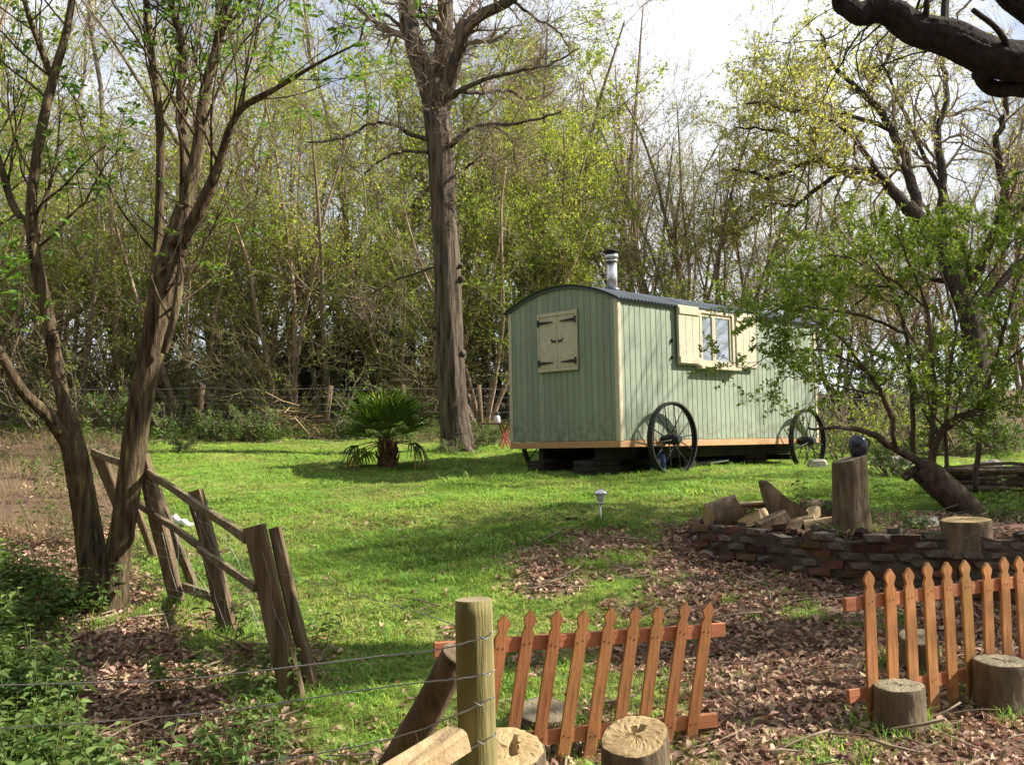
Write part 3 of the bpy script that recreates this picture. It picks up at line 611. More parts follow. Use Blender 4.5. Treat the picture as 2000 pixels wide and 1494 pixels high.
stump('sawn stump with a dark hole in its top before the leaning picket panel', 1240, 1425, 4.95, .16, .33, .16, .34, 2, hole=(.1, .25, .2, .14))
stump('low grey sawn stump seen between the leaning pickets', 1062, 1387, 5.85, .175, .13, .0, .16, 3, 'cut_grey')
stump('squat sawn stump at the foot of the upright picket panel', 1755, 1335, 5.82, .134, .25, .02, .08, 4, 'cut_grey')
stump('wide sawn stump at the picture edge before the upright picket panel', 1955, 1290, 6.12, .150, .30, 0, .06, 5, 'cut_grey')
stump('pale mossy stump behind the upright pickets', 1795, 1262, 6.75, .12, .22, .1, .25, 6, 'cut_grey')
# ------------------------------------------------------------------ round post with wires, brace and split log
fw = thing('post_and_wire_fence', 'round weathered fence post with four wires stapled to it', 'fence', (P(930, 1500, 2.9)[0], 2.9, 0))
fo = np.array(fw.location); a = Acc(); tp = P(925, 1170, 2.9); bt = np.array([P(938, 1494, 2.9)[0] + .005, 2.9, -.15])
pp = [bt + (tp - bt) * q for q in (0, .2, .4, .6, .8, .97, 1.0)]; add_tube(a, np.array(pp) - fo, [.056, .055, .054, .0535, .053, .0525, .050], 26, 0, 1, rough=.012, seed=5); link('post', a.mesh('post', ['post_treated', 'post_end']), fw)
def wire(pts, parent, off, r=.0021, m=6, name='wire', matn='wire', wob=.0):
    pts = np.array(pts, float); a = Acc(); pts2, rr = smooth_path(pts, np.full(len(pts), r), m); pts2 = pts2 + rng.normal(0, wob, pts2.shape); add_tube(a, pts2 - off, rr, 6); return link(name, a.mesh(name, [matn]), parent)
for ps in ([(962, 1232, 2.845), (950, 1243, 2.838), (905, 1256, 2.842), (844, 1270, 2.86), (670, 1290, 2.95), (400, 1322, 3.1), (299, 1329, 3.2), (0, 1338, 3.4), (-300, 1345, 3.6)],
           [(966, 1308, 2.845), (950, 1315, 2.838), (905, 1324, 2.842), (838, 1331, 2.86), (640, 1357, 2.95), (400, 1392, 3.1), (0, 1422, 3.4), (-300, 1440, 3.6)],
           [(968, 1360, 2.845), (950, 1368, 2.838), (905, 1390, 2.842), (811, 1427, 2.88), (712, 1454, 2.95), (490, 1494, 3.05), (200, 1545, 3.2), (-300, 1600, 3.5)],
           [(972, 1430, 2.845), (955, 1441, 2.838), (915, 1465, 2.842), (868, 1494, 2.86), (700, 1560, 2.9), (-200, 1720, 3.3)]):
    wire([P(*q) for q in ps], fw, fo, wob=.0008)
for q, (u0, v0, d0, u1, v1, d1) in enumerate(((811, 1427, 2.87, 818, 1494, 2.9), (640, 1470, 2.98, 655, 1530, 3.0), (885, 1400, 2.85, 887, 1494, 2.86))):
    p0, p1 = P(u0, v0, d0), P(u1, v1, d1); wire([p0, (p0 + p1) / 2 + [.006, .0, 0], p1], fw, fo, .0012, name='tie_wire')
for (u0, v0) in ((945, 1246), (948, 1317), (935, 1375), (940, 1450)):
    c = P(u0, v0, 2.838); wire([c + [-.012, 0, .006], c + [-.004, -.006, .003], c + [.006, -.006, -.002], c + [.012, 0, .004]], fw, fo, .0016, 3, 'staple')
p1, p0 = P(893, 1275, 3.06), P(765, 1510, 3.25); br = thing('brace_pole', 'dark half-round brace pole leaning against the round fence post', 'pole', tuple(p0))
a = Acc(); add_tube(a, [np.zeros(3), (p1 - p0) * .5 + [.004, 0, 0], p1 - p0], [.054, .049, .045], 16, rough=.02, m=3, seed=9); link('pole', a.mesh('pole', ['timber_grey']), br)
p1, p0 = P(898, 1442, 2.78), P(760, 1530, 2.62); br = thing('split_log', 'pale split log leaning at the foot of the round fence post', 'log', tuple(p0))
a = Acc(); add_beam(a, np.zeros(3), p1 - p0, .075, .06, jit=.004); link('log', a.mesh('log', ['split_wood']), br)
# ------------------------------------------------------------------ broken rail fence on the left
def basept(px, py): return G(px, py)
bf = thing('broken_rail_fence', 'leaning weathered brown post and rail fence with sagging wire mesh beside the forked tree', 'fence', tuple(basept(585, 1372))); bo = np.array(bf.location)
def lpost(b, t_, wd, tk, dz=.0, dd=0.0):
    B = basept(*b); T = P(t_[0], t_[1], B[1] + dd); ax = unit(T - B); a = Acc(); add_beam(a, B - ax * .1 - bo, T - bo, wd, tk, up=(0, 1, 0), jit=.004); link('post', a.mesh('post', ['timber_grey']), bf); return B
dA = lpost((576, 1372), (496, 1027), .135, .07); lpost((612, 1352), (535, 1030), .06, .10); dB = lpost((452, 1238), (380, 958), .115, .10)
dC = lpost((348, 1182), (275, 888), .115, .10); lpost((378, 1148), (303, 955), .07, .08); dD = lpost((262, 1062), (190, 880), .11, .10); lpost((300,1085),(262,985),.06,.07)
da, db, dc, dd_ = dA[1], dB[1], dC[1], dD[1]
for (p, q, wd) in (((290, 922, dc - .06), (482, 1052, da + .02), .055), ((255, 972, dc + .5), (392, 1068, db - .06), .05), ((388, 1072, db - .06), (500, 1147, da + .05), .05), ((360, 1146, dc), (430, 1172, db), .07), ((455, 1261, db - .15), (585, 1268, da + .1), .055), ((180, 882, dd_ - .06), (285, 925, dc + .3), .06)):
    a = Acc(); add_beam(a, P(*p) - bo, P(*q) - bo, .035, wd, jit=.003); link('rail', a.mesh('rail', ['timber_rail']), bf)
for q in range(9):
    f = q / 8; top = [(280 + 8 * q * .3, 940 + 30 * q, dc - .05), (385 + 9 * q, 985 + 30 * q, db - .07), (515 + 9 * q, 1075 + 32 * q, da - .05)]
    pts = [P(u + rng.normal(0, 5), v_ + rng.normal(0, 6), d) for u, v_, d in top]; wire([pts[0], (pts[0] + pts[1]) / 2 + rng.normal(0, .03, 3), pts[1], (pts[1] + pts[2]) / 2 + rng.normal(0, .03, 3), pts[2]], bf, bo, .0013, 6, 'mesh_wire', wob=.003)
for q in range(14):
    f = q / 13; p0 = P(290 + 230 * f, 945 + 140 * f, dc + (da - dc) * f - .06); p1 = P(350 + 230 * f, 1150 + 190 * f, dc + (da - dc) * f - .06); pts = np.array([p0 + (p1 - p0) * k / 5 + rng.normal(0, .022, 3) for k in range(6)]); wire(pts, bf, bo, .0012, 4, 'mesh_wire')
# a slack wire that runs from the broken fence across the lawn to the round post, and a loose loop
sw = thing('slack_wire', 'thin dark slack wire hanging from the broken fence across the lawn to the round post', 'wire', tuple(P(560, 1130, da)))
wire([P(545, 1118, da), P(620, 1140, da - .6), P(700, 1163, da - 1.4), P(800, 1190, 4.2), P(895, 1222, 2.96)], sw, np.array(sw.location), .0016, 5)
wire([P(682, 1160, 5.0), P(680, 1185, 5.0), P(660, 1202, 5.0), P(665, 1225, 5.05), P(640, 1260, 5.1), P(618, 1300, 5.15)], sw, np.array(sw.location), .0016, 5)
# ------------------------------------------------------------------ ruined brick wall
def wpt(s):
    L_ = np.concatenate([[0], np.cumsum(np.hypot(np.diff(WX), np.diff(WY)))]); return np.interp(s, L_, WX), np.interp(s, L_, WY)
bw_ = thing('ruined_brick_wall', 'low ruined brick retaining wall holding up the log-strewn bank', 'wall', (2.73, 8.4, H(2.73, 8.25))); wo = np.array(bw_.location)
def brick_mesh(seed):
    rg = np.random.default_rng(seed); v, f = box(-.106, .106, -.05, .05, -.031, .031); v = v + rg.normal(0, .008, v.shape); a = Acc(); a.add(v, f, 0, False)
    return a.mesh('brick', ['brick'])
BR = [brick_mesh(q) for q in range(8)]
def bevel(o, wd=.008, sg=2):
    q = o.modifiers.new('bevel', 'BEVEL'); q.width = wd; q.segments = sg; return o
def rock(seed, sx, sy, sz, m='stone', name='stone', sub=2):
    rg = np.random.default_rng(seed); import bmesh as _b; bm = _b.new(); _b.ops.create_icosphere(bm, subdivisions=sub, radius=1.0)
    for v in bm.verts:
        q = np.sign(v.co) * np.abs(np.array(v.co)) ** .6; v.co = Vector(q * np.array([sx, sy, sz]) * (1 + rg.normal(0, .07)))
    me_ = bpy.data.meshes.new(name); bm.to_mesh(me_); bm.free(); me_.materials.append(M[m]); return me_
WST = [rock(400 + q, random.uniform(.08, .125), .065, random.uniform(.03, .042), 'wall_stone', 'stone', 1) for q in range(6)]
STOP = 3.75
for c_ in range(9):
    zt = .905 - c_ * .073; s = .1 + (.11 if c_ % 2 else 0)
    while s < STOP:
        x, y = wpt(s); x2, y2 = wpt(s + .05); an = math.atan2(y2 - y, x2 - x); nx_, ny_ = math.sin(an), -math.cos(an)
        rag = (vn(s * 3.1, 2.2, .35) - .5) * .10; gz = H(x + nx_ * .16, y + ny_ * .16); topz = .925 + (.03 if s > 2.15 else 0) + rag
        zz_ = zt + (vn(s, c_, .6) - .5) * .02 + (.03 if s > 2.15 else 0)
        if zz_ < topz and zz_ > gz - .05 and random.random() > .12:
            o = link(*((('brick', random.choice(BR)) if random.random() < .45 else ('stone', random.choice(WST)))), bw_, (x + nx_ * random.uniform(.035, .07) - wo[0], y + ny_ * random.uniform(.035, .07) - wo[1], zz_ - wo[2]), (random.uniform(-.04, .04), random.uniform(-.03, .03), an + random.uniform(-.06, .06)))
        s += .224 + random.uniform(-.01, .01)
a = Acc(); ss = np.linspace(.05, STOP + .2, 40); V = []
for s in ss:
    x, y = wpt(s); x2, y2 = wpt(s + .05); an = math.atan2(y2 - y, x2 - x); nx_, ny_ = math.sin(an), -math.cos(an); top = .895 + (.03 if s > 2.15 else 0) + (vn(s * 3.1, 2.2, .35) - .5) * .09
    V += [[x + nx_ * .088, y + ny_ * .088, H(x, y - .25) - .3], [x + nx_ * .088, y + ny_ * .088, top], [x - nx_ * .17, y - ny_ * .17, top - .01], [x - nx_ * .17, y - ny_ * .17, .2]]
V = np.array(V) - wo; nS = len(ss); a.add(V, [[q * 4 + k, q * 4 + (k + 1) % 4, q * 4 + 4 + (k + 1) % 4, q * 4 + 4 + k] for q in range(nS - 1) for k in range(4)], 0, False); a.f.append((np.array([[0, 1, 2, 3]]), 0, False)); link('mortar_core', a.mesh('mortar_core', ['mortar']), bw_)
# loose bricks and stones at the wall's broken end
rub = [(1372, 1062, 'stone', .10, 'pale rounded stone'), (1398, 1042, 'brick', .10, 'tilted red brick'), (1415, 1075, 'brick', .09, 'half-buried red brick'), (1432, 1078, 'stone', .10, 'pale angular stone'), (1385, 1085, 'stone', .06, 'small grey stone'), (1420, 1100, 'brick', .09, 'lowest broken brick'), (1378, 1025, 'brick', .09, 'topmost loose brick'), (1358, 1045, 'brick', .06, 'outermost brick scrap')]
for q, (u0, v0, m_, sz, lb) in enumerate(rub):
    p = G(u0, v0); o = link('loose_brick' if m_ == 'brick' else 'loose_stone', rock(50 + q, sz * 1.05, sz * .6, sz * .5, m_), None, (p[0], p[1], p[2] + sz * .3), (random.uniform(-.3, .3), random.uniform(-.3, .3), random.random() * 3)); tag(o, lb + ' at the broken end of the brick wall', 'brick' if m_ == 'brick' else 'stone', 'rubble at the wall end')
for q in range(13):
    s_ = .25 + q * .26 + random.uniform(-.05, .05); x, y = wpt(s_); o = link('loose_stone', rock(500 + q, random.uniform(.05, .09), random.uniform(.04, .06), random.uniform(.03, .05), 'brick' if q % 3 == 0 else 'wall_stone', 'rubble', 1), None, (x + random.uniform(-.03, .05), y + random.uniform(0, .12), .925 + random.uniform(.0, .02)), (random.uniform(-.3, .3), random.uniform(-.3, .3), random.random() * 3)); tag(o, f"loose {'brick' if q % 3 == 0 else 'stone'} on top of the ruined wall, {('first', 'second', 'third', 'fourth', 'fifth', 'sixth', 'seventh', 'eighth', 'ninth', 'tenth', 'eleventh', 'twelfth', 'thirteenth')[q]} along from the lawn", 'stone', 'rubble on the wall top')
# logs on the bank behind the wall
TZ = 'cut_wood'
def ter(px, py, d): p = P(px, py, d); return np.array([p[0], p[1], H(p[0], p[1])])
def log(label, p0, p1, r0, r1, m='stump_bark', e='cut_wood', name='log', n=14, rough=.05, seed=1):
    p0 = np.asarray(p0, float); p1 = np.asarray(p1, float); t_ = thing(name, label, 'log', tuple(p0)); a = Acc(); ps = [(p1 - p0) * q + (rng.normal(0, r0 * .06, 3) if 0 < q < 1 else 0) for q in np.linspace(0, 1, 6)]
    v, f, e0, e1 = tube(np.array(ps), np.linspace(r0, r1, 6), n, rough=rough, seed=seed); a.add(v, f); link('bark', a.mesh('bark', [m]), t_)
    for ee in (e0, e1):
        a = Acc(); vv = v[ee[0]]; c0 = vv.mean(0); a.add(np.concatenate([vv, [c0]]), [[q, (q + 1) % n, n] for q in range(n)], 0, False); link('cut_face', a.mesh('cut_face', [e]), t_)
    return t_
p = ter(1405, 985, 9.75); log('short thick log chunk tipped over at the left end of the brick wall', p + [-.10, .0, .06], p + [.14, -.05, .15], .13, .12, seed=3).scale = (1.25,) * 3
p = ter(1478, 980, 9.9); q_ = thing('log_slab', 'wide sawn slab of log lying on the bank behind the brick wall', 'log', tuple(p)); a = Acc(); add_beam(a, (-.19, 0, .09), (.19, .03, .10), .3, .16, jit=.006); link('bark', a.mesh('bark', ['stump_bark']), q_); a = Acc(); add_beam(a, (-.185, 0, .187), (.185, .03, .197), .29, .02, jit=.004); link('cut_face', a.mesh('cut_face', ['cut_wood']), q_); q_.scale = (1.2,) * 3
p = ter(1530, 990, 9.7); q_ = thing('log_wedge', 'tall dark wedge of log with a slanting pointed top behind the brick wall', 'log', tuple(p)); a = Acc(); o_ = np.array([[-.14, -.05], [.17, -.05], [.16, .12], [-.02, .26], [-.15, .38], [-.17, .36], [-.13, .2]]); add_prism(a, o_, -.1, .1, 0, lambda v: np.c_[v[:, 0], v[:, 2] + rng.normal(0, .008, len(v)), v[:, 1]]); link('bark', a.mesh('bark', ['stump_bark']), q_); q_.scale = (1.2, 1.2, 1.15)
p0, p1 = ter(1562, 975, 10.3), ter(1650, 975, 10.2); log('dark log lying behind the tall stump and the split firewood', p0 + [0, 0, .10], p1 + [0, 0, .09], .11, .10, seed=4)
lbs = ['pale split firewood billet nearest the tall stump', 'striped split billet on the wall top', 'brown wedge of firewood in the middle of the wall top', 'thin pale stick lying across the firewood', 'flat pale split piece beside the log wedge', 'short split piece at the back of the firewood', 'grey split piece under the pale stick']
for q, (u0, v0, d, L_, wd) in enumerate(((1600, 1000, 9.0, .2, .07), (1472, 1008, 9.3, .16, .11), (1508, 1008, 9.15, .2, .10), (1588, 985, 9.2, .22, .035), (1565, 988, 9.4, .18, .07), (1580, 965, 9.7, .16, .08), (1560, 1003, 9.05, .15, .06))):
    p = P(u0, v0, d); z = max(H(p[0], p[1]), .90); an = random.uniform(-.9, .9); t_ = thing('firewood', lbs[q], 'log', (p[0], p[1], z)); a = Acc(); dx = np.array([math.cos(an), math.sin(an), random.uniform(.1, .5)]) * L_ / 2; add_beam(a, -dx + [0, 0, wd * .6], dx + [0, 0, wd * .6], wd, wd * .8, jit=.008); link('billet', a.mesh('billet', ['split_wood' if q not in (2, 6) else 'stump_bark']), t_); t_.scale = (1.3,) * 3
ts = stump('tall weathered stump with a jagged slanting top standing on the brick wall', 1663, 1040, 8.75, .140, .66, .24, .05, 12, 'cut_grey', sink=.03, z=.87, flare=.2, knob=.12, n=54)
px_, py_, pz_ = ts.location; pot = thing('round_pot', 'small glossy dark blue round pot on top of the tall stump', 'pot', (px_ + .085, py_, pz_ + .675)); a = Acc()
add_tube(a, [[0, 0, 0], [0, 0, .012], [0, 0, .05], [0, 0, .10], [0, 0, .15], [0, 0, .175], [0, 0, .185]], [.045, .06, .075, .08, .068, .045, .01], 20, m=2); link('body', a.mesh('body', ['pot_blue']), pot); a = Acc(); add_tube(a, [[.05, 0, .14], [.085, 0, .15], [.10, 0, .12], [.078, 0, .08]], [.008] * 4, 8, m=4); link('handle', a.mesh('handle', ['pot_blue']), pot)
stump('broad flat sawn stump slice resting on the brick wall', 1887, 1045, 8.1, .19, .17, .02, .06, 13, 'cut_wood', z=.88, flare=0)
p = ter(1802, 990, 9.3); o = link('pale_stone', rock(31, .14, .09, .06), None, tuple(p + [0, 0, .04]), (.1, -.15, .2)); tag(o, 'pale flat-sided stone beside the leaves on the bank', 'stone')
p = ter(1757, 1022, 8.75); a = Acc(); add_beam(a, (-.06, 0, .015), (.06, .02, .03), .09, .01); o = link('slate_piece', a.mesh('slate_piece', ['slate']), None, tuple(p)); tag(o, 'small grey slate lying in the litter behind the wall', 'slate')
p = ter(1985, 1020, 8.6); a = Acc(); add_beam(a, (-.22, 0, .02), (.3, .0, .05), .35, .012, jit=.004); o = link('rusty_sheet', a.mesh('rusty_sheet', ['tin_red']), None, tuple(p), (0, 0, -.3)); tag(o, 'dull red metal sheet at the picture edge behind the stump slice', 'sheet')
for q, (u0, v0, d, r, lb) in enumerate(((1935, 890, 16, .16, 'brown rounded stone on the grass near the far fence post'), (1752, 852, 16.5, .2, 'yellowish stone behind the leaning shrub trunk'), (1722, 862, 17, .15, 'pale pink stone behind the glossy pot'), (1598, 935, 15.8, .14, 'flat pale stone by the rear wheel of the hut'))):
    p = P(u0, v0, d); o = link('field_stone', rock(70 + q, r * 1.2, r * .8, r * .7), None, (p[0], p[1], H(p[0], p[1]) + r * .4)); tag(o, lb, 'stone')
bp = thing('pole_stack', 'stack of long brown brushwood poles lying at the picture edge behind the bank', 'wood pile', tuple(ter(1940, 950, 12)))
for q in range(30):
    k = q % 6; lz = .03 + (q // 6) * .055 + random.uniform(-.015, .02); a = Acc(); dy = (k - 2.5) * .1 + random.uniform(-.05, .05); add_tube(a, [[-.55 + rng.normal(0, .1), dy + rng.normal(0, .09), lz], [.3, dy + rng.normal(0, .04), lz + rng.normal(0, .02)], [1.6 + rng.normal(0, .2), dy + rng.normal(0, .15), lz + rng.normal(0, .06)]], [random.uniform(.014, .036), random.uniform(.014, .032), .012], 7, m=3, rough=.08, seed=q); link('pole', a.mesh('pole', ['stump_bark']), bp)
# ------------------------------------------------------------------ small things on the lawn
p = G(1174, 1027); sl = thing('solar_lamp', 'small steel solar stake lamp on the lawn in front of the hut', 'lamp', tuple(p)); a = Acc(); add_tube(a, [[0, 0, -.03], [0, 0, .22]], [.011, .011], 10); link('stake', a.mesh('stake', ['lamp_steel']), sl)
a = Acc(); add_tube(a, [[0, 0, .215], [0, 0, .222], [0, 0, .24], [0, 0, .25]], [.014, .03, .034, .02], 14); link('collar', a.mesh('collar', ['lamp_steel']), sl)
a = Acc(); add_tube(a, [[0, 0, .25], [0, 0, .26], [0, 0, .31], [0, 0, .325]], [.028, .036, .048, .05], 16); link('lens', a.mesh('lens', ['lamp_glass']), sl)
a = Acc(); add_tube(a, [[0, 0, .325], [0, 0, .332], [0, 0, .352], [0, 0, .365], [0, 0, .372]], [.073, .074, .056, .03, .012], 18); link('cap', a.mesh('cap', ['lamp_steel']), sl)
p = G(985, 876); tb = thing('folding_table', 'small red folding table with crossed legs between the oak and the hut', 'table', (p[0] - .06, p[1], p[2]), (0, 0, .2)); a = Acc(); add_beam(a, (-.33, 0, .46), (.27, 0, .45), .4, .025); link('table_top', a.mesh('table_top', ['table_top']), tb)
for (s, y) in ((1, -.16), (-1, -.13), (1, .16), (-1, .13)):
    a = Acc(); add_beam(a, (.08 - .085 * s, y, 0), (.08 + .085 * s, y, .45), .02, .03); link('leg', a.mesh('leg', ['red_paint']), tb)
bt_ = thing('white_jar', 'white jar with a dark lid on the folding table', 'jar', (p[0] - .12, p[1], p[2] + .472)); a = Acc(); add_tube(a, [[0, 0, 0], [0, 0, .02], [0, 0, .10], [0, 0, .14]], [.045, .055, .052, .03], 14); link('body', a.mesh('body', ['white_plastic']), bt_); a = Acc(); add_tube(a, [[0, 0, .141], [0, 0, .165], [0, 0, .19], [0, 0, .20]], [.036, .04, .03, .01], 14); link('lid', a.mesh('lid', ['iron_black']), bt_)
p = G(1116, 1016); o = link('tile_fragment', rock(90, .07, .04, .02, 'brick'), None, tuple(p + [0, 0, .015])); tag(o, 'orange clay tile fragment lying on the lawn near the solar lamp', 'tile')
p = G(350, 1030); a = Acc(); add_tube(a, [[-.1, 0, .06], [-.05, .03, .10], [0, 0, .05], [.06, -.03, .06], [.1, 0, .02], [.14, .03, .03]], [.03, .045, .03, .04, .028, .02], 8, m=3, rough=.12); o = link('white_wrapper', a.mesh('white_wrapper', ['white_plastic']), None, tuple(p)); tag(o, 'crumpled white plastic wrapper behind the broken fence', 'wrapper')
# ------------------------------------------------------------------ wire fence along the wood
wf = thing('woodland_wire_fence', 'wire stock fence with wooden posts along the edge of the wood', 'fence', tuple(G(393, 861))); wfo = np.array(wf.location)
fl = [(-260, 20.4), (120, 20.6), (393, 20.8), (640, 21.0), (790, 21.2), (940, 21.3), (1090, 21.4), (1300, 21.6), (1520, 21.8), (1740, 21.6), (1943, 20.8), (2200, 19.5)]; fpts = []
for q, (u0, d) in enumerate(fl):
    x = ray(u0, 860)[0] * d; z = H(x, d); fpts.append([x, d, z]); a = Acc(); hh = 1.12; add_tube(a, [[x, d, z - .1], [x + rng.normal(0, .02), d, z + .5], [x + rng.normal(0, .04), d, z + hh]], [.06, .058, .055], 10, rough=.03, seed=q); v = a.v[0]; a.v[0] = (v - wfo).astype(np.float32); link('post', a.mesh('post', ['timber_grey']), wf)
fpts = np.array(fpts)
for k in range(7):
    hz = .12 + .155 * k; pts = []
    for q in range(len(fpts) - 1):
        for s in np.linspace(0, 1, 8)[:-1]:
            pp_ = fpts[q] * (1 - s) + fpts[q + 1] * s; pts.append(pp_ + [0, -.06, hz + rng.normal(0, .008) - .03 * math.sin(math.pi * s)])
    a = Acc(); add_tube(a, np.array(pts) - wfo, .0035, 4); link('wire', a.mesh('wire', ['wire']), wf)

# ------------------------------------------------------------------ trees
def lines(spec, d, k=1.0):
    """picture polyline with radii in px and own depth offsets -> world polyline"""
    pts = []; rad = []
    for q in spec:
        dd = d + (q[3] if len(q) > 3 else 0); pts.append(P(q[0], q[1], dd)); rad.append(k * q[2] * dd / FPX)
    return np.array(pts), np.array(rad)
def tree_obj(name, label, base, trunk, crown, mats_t, mats_c, group=None, cat='tree'):
    t_ = thing(name, label, cat, tuple(base), group=group); b = np.asarray(base, np.float32)
    for acc, nm, ms in ((trunk, 'trunk', mats_t), (crown, 'crown', mats_c)):
        if acc.n:
            acc.v = [v - b for v in acc.v]; link(nm, acc.mesh(nm, ms), t_)
    return t_
def twigset(ac, Pn, Rn, n, mi=0):
    v, f = tubes(Pn, Rn, n); ac.add(v, f, mi)
# --- the oak in the middle
base = P(893, 874, 18.4); base[2] = H(base[0], base[1]); rg = np.random.default_rng(21); T_ = Acc(); C_ = Acc(); d0 = 18.4
pt, pr = lines([(893, 878, 46), (893, 862, 43), (889, 830, 39), (884, 780, 37), (879, 700, 36), (876, 600, 35), (872, 500, 34), (866, 400, 33), (860, 300, 33), (854, 235, 34), (851, 195, 37), (852, 160, 28)], d0, .75); pt[0, 2] = base[2] - .1
flu = lambda t_, th: 1 + .7 * max(0, 1 - t_ * 11) ** 1.5 * (.5 + .5 * np.cos(5 * th + .8)) + .02 * np.cos(9 * th + t_ * 5)
s1, r1 = smooth_path(pt, pr, 16); v, f, e0, e1 = tube(s1, r1, 84, rough=.008, flute=flu, seed=4, ridge=.035, ks=(9, 14, 22)); T_.add(v, f)
for (u0, v0, r_) in ((905, 545, 9), (903, 520, 6), (908, 690, 11), (842, 640, 6), (855, 350, 8)):
    c = P(u0 - 5 if u0 > 870 else u0 + 5, v0, d0 - .1); add_tube(T_, [c + [-.05 if u0 > 870 else .05, .05, 0], c, c + [.05 if u0 > 870 else -.05, -.04, .02]], np.array([1.0, .8, .45]) * r_ * d0 / FPX, 10, rough=.08, seed=u0)
limbs = [[(852, 215, 30), (832, 150, 25, .1), (812, 100, 22, .2), (800, 40, 20, .3), (788, -30, 18, .4), (770, -150, 15, .8), (740, -330, 9, 1)],
         [(853, 215, 30), (862, 130, 22, .3), (868, 70, 20, .4), (870, 10, 19, .5), (868, -120, 16, .7), (880, -300, 9, 1)],
         [(858, 215, 26), (880, 150, 18, -.3), (897, 100, 16, -.5), (908, 60, 15, -.6), (940, 30, 14, -.8), (992, 4, 12, -1), (1050, -50, 10, -1.3), (1120, -150, 7, -1.5)]]
br_ = [[(848, 275, 9), (805, 266, 7, -.2), (770, 245, 6, -.4), (720, 243, 5, -.6), (670, 270, 4, -.8), (600, 280, 3, -1)], [(850, 302, 7), (800, 295, 5, -.2), (760, 305, 4, -.3), (710, 340, 3, -.4)],
       [(876, 290, 9), (905, 262, 8, -.3), (935, 245, 6, -.5), (1000, 243, 5, -.8), (1060, 230, 4, -1), (1100, 218, 2.5, -1.2)], [(880, 190, 10), (925, 165, 8, -.4), (965, 152, 7, -.6), (1015, 140, 5.5, -.9), (1070, 128, 4, -1.1), (1130, 95, 2.5, -1.3)],
       [(935, 245, 5, -.5), (970, 250, 4, -.3), (1000, 280, 3, -.2), (1010, 340, 2, 0)], [(885, 180, 7), (940, 182, 6, .3), (990, 178, 5, .5), (1030, 195, 3.5, .7), (1070, 180, 2.5, 1)], [(810, 110, 8), (770, 40, 6, .4), (720, 35, 5, .6), (700, 90, 3, .8)], [(860, 70, 8), (830, 45, 6, -.5), (815, -10, 5, -.7), (790, -60, 4, -1)],
       [(893, 115, 6, -.5), (935, 85, 4, -.2), (975, 60, 3, .1), (1020, 50, 2, .3)], [(905, 330, 5), (925, 318, 4, -.2), (945, 300, 2, -.3)], [(1000, 0, 6, -1), (1050, 40, 4, -1.1), (1090, 60, 3, -1.3), (1120, 120, 2, -1.4)], [(880, 490, 5), (850, 520, 4, .2), (780, 545, 3, .4), (720, 580, 2, .6)]]
PL = []; RL = []
for li, sp in enumerate(limbs + br_):
    pt, pr = lines(sp, d0, .82 if li < 3 else .62); s1, r1 = smooth_path(pt, pr, 12 if li < 3 else 5); add_tube(T_, s1 + (rg.normal(0, .012, s1.shape) if li > 2 else 0), r1, 48 if li < 3 else 7, rough=.02 if li < 3 else .05, seed=li, ridge=.04 if li < 3 else 0)
    a1, a2 = resamp(pt, pr, 10); PL.append(a1); RL.append(a2)
PL = np.array(PL); RL = np.array(RL)
L1p, L1r = grow(PL, RL, 9, .25, (.5, 1.2), .5, 1.5, 6, .28, .04, .45, .008, rg); L2p, L2r = grow(L1p, L1r, 7, .15, (.4, 1.1), .3, .8, 5, .28, .03, .6, .0055, rg); L3p, L3r = grow(L2p, L2r, 4, .15, (.4, 1.0), .15, .4, 3, .25, .02, .7, .004, rg)
twigset(C_, L1p, L1r, 5); twigset(C_, L2p, L2r, 3); twigset(C_, L3p, L3r, 3); v, f = leaves(along(L3p, 1, rg, .6), .03, rg); C_.add(v[: len(v) // 2 // 4 * 4], np.array([q for q in f if q.max() < len(v) // 2 // 4 * 4]), 1, False)
# epicormic twigs round the fork
Ep, Er = grow(np.array([s1 for s1, _ in [resamp(*lines([(850, 260, 30), (850, 170, 30)], d0), 6), resamp(*lines([(840, 170, 22), (812, 100, 22)], d0), 6), resamp(*lines([(865, 150, 22), (905, 60, 16)], d0), 6)]]), np.full((3, 6), .02), 70, 0, (.9, 1.6), .4, 1.0, 5, .3, .05, .5, .005, rg); twigset(C_, Ep, Er, 3); E2, E2r = grow(Ep, Er, 4, .3, (.4, .9), .15, .35, 3, .25, .02, .7, .004, rg); twigset(C_, E2, E2r, 3)
tree_obj('oak_tree', 'tall bare oak with a thick ridged trunk beside the green hut', base, T_, C_, ['bark_oak'], ['twig', 'leaf_oak'])
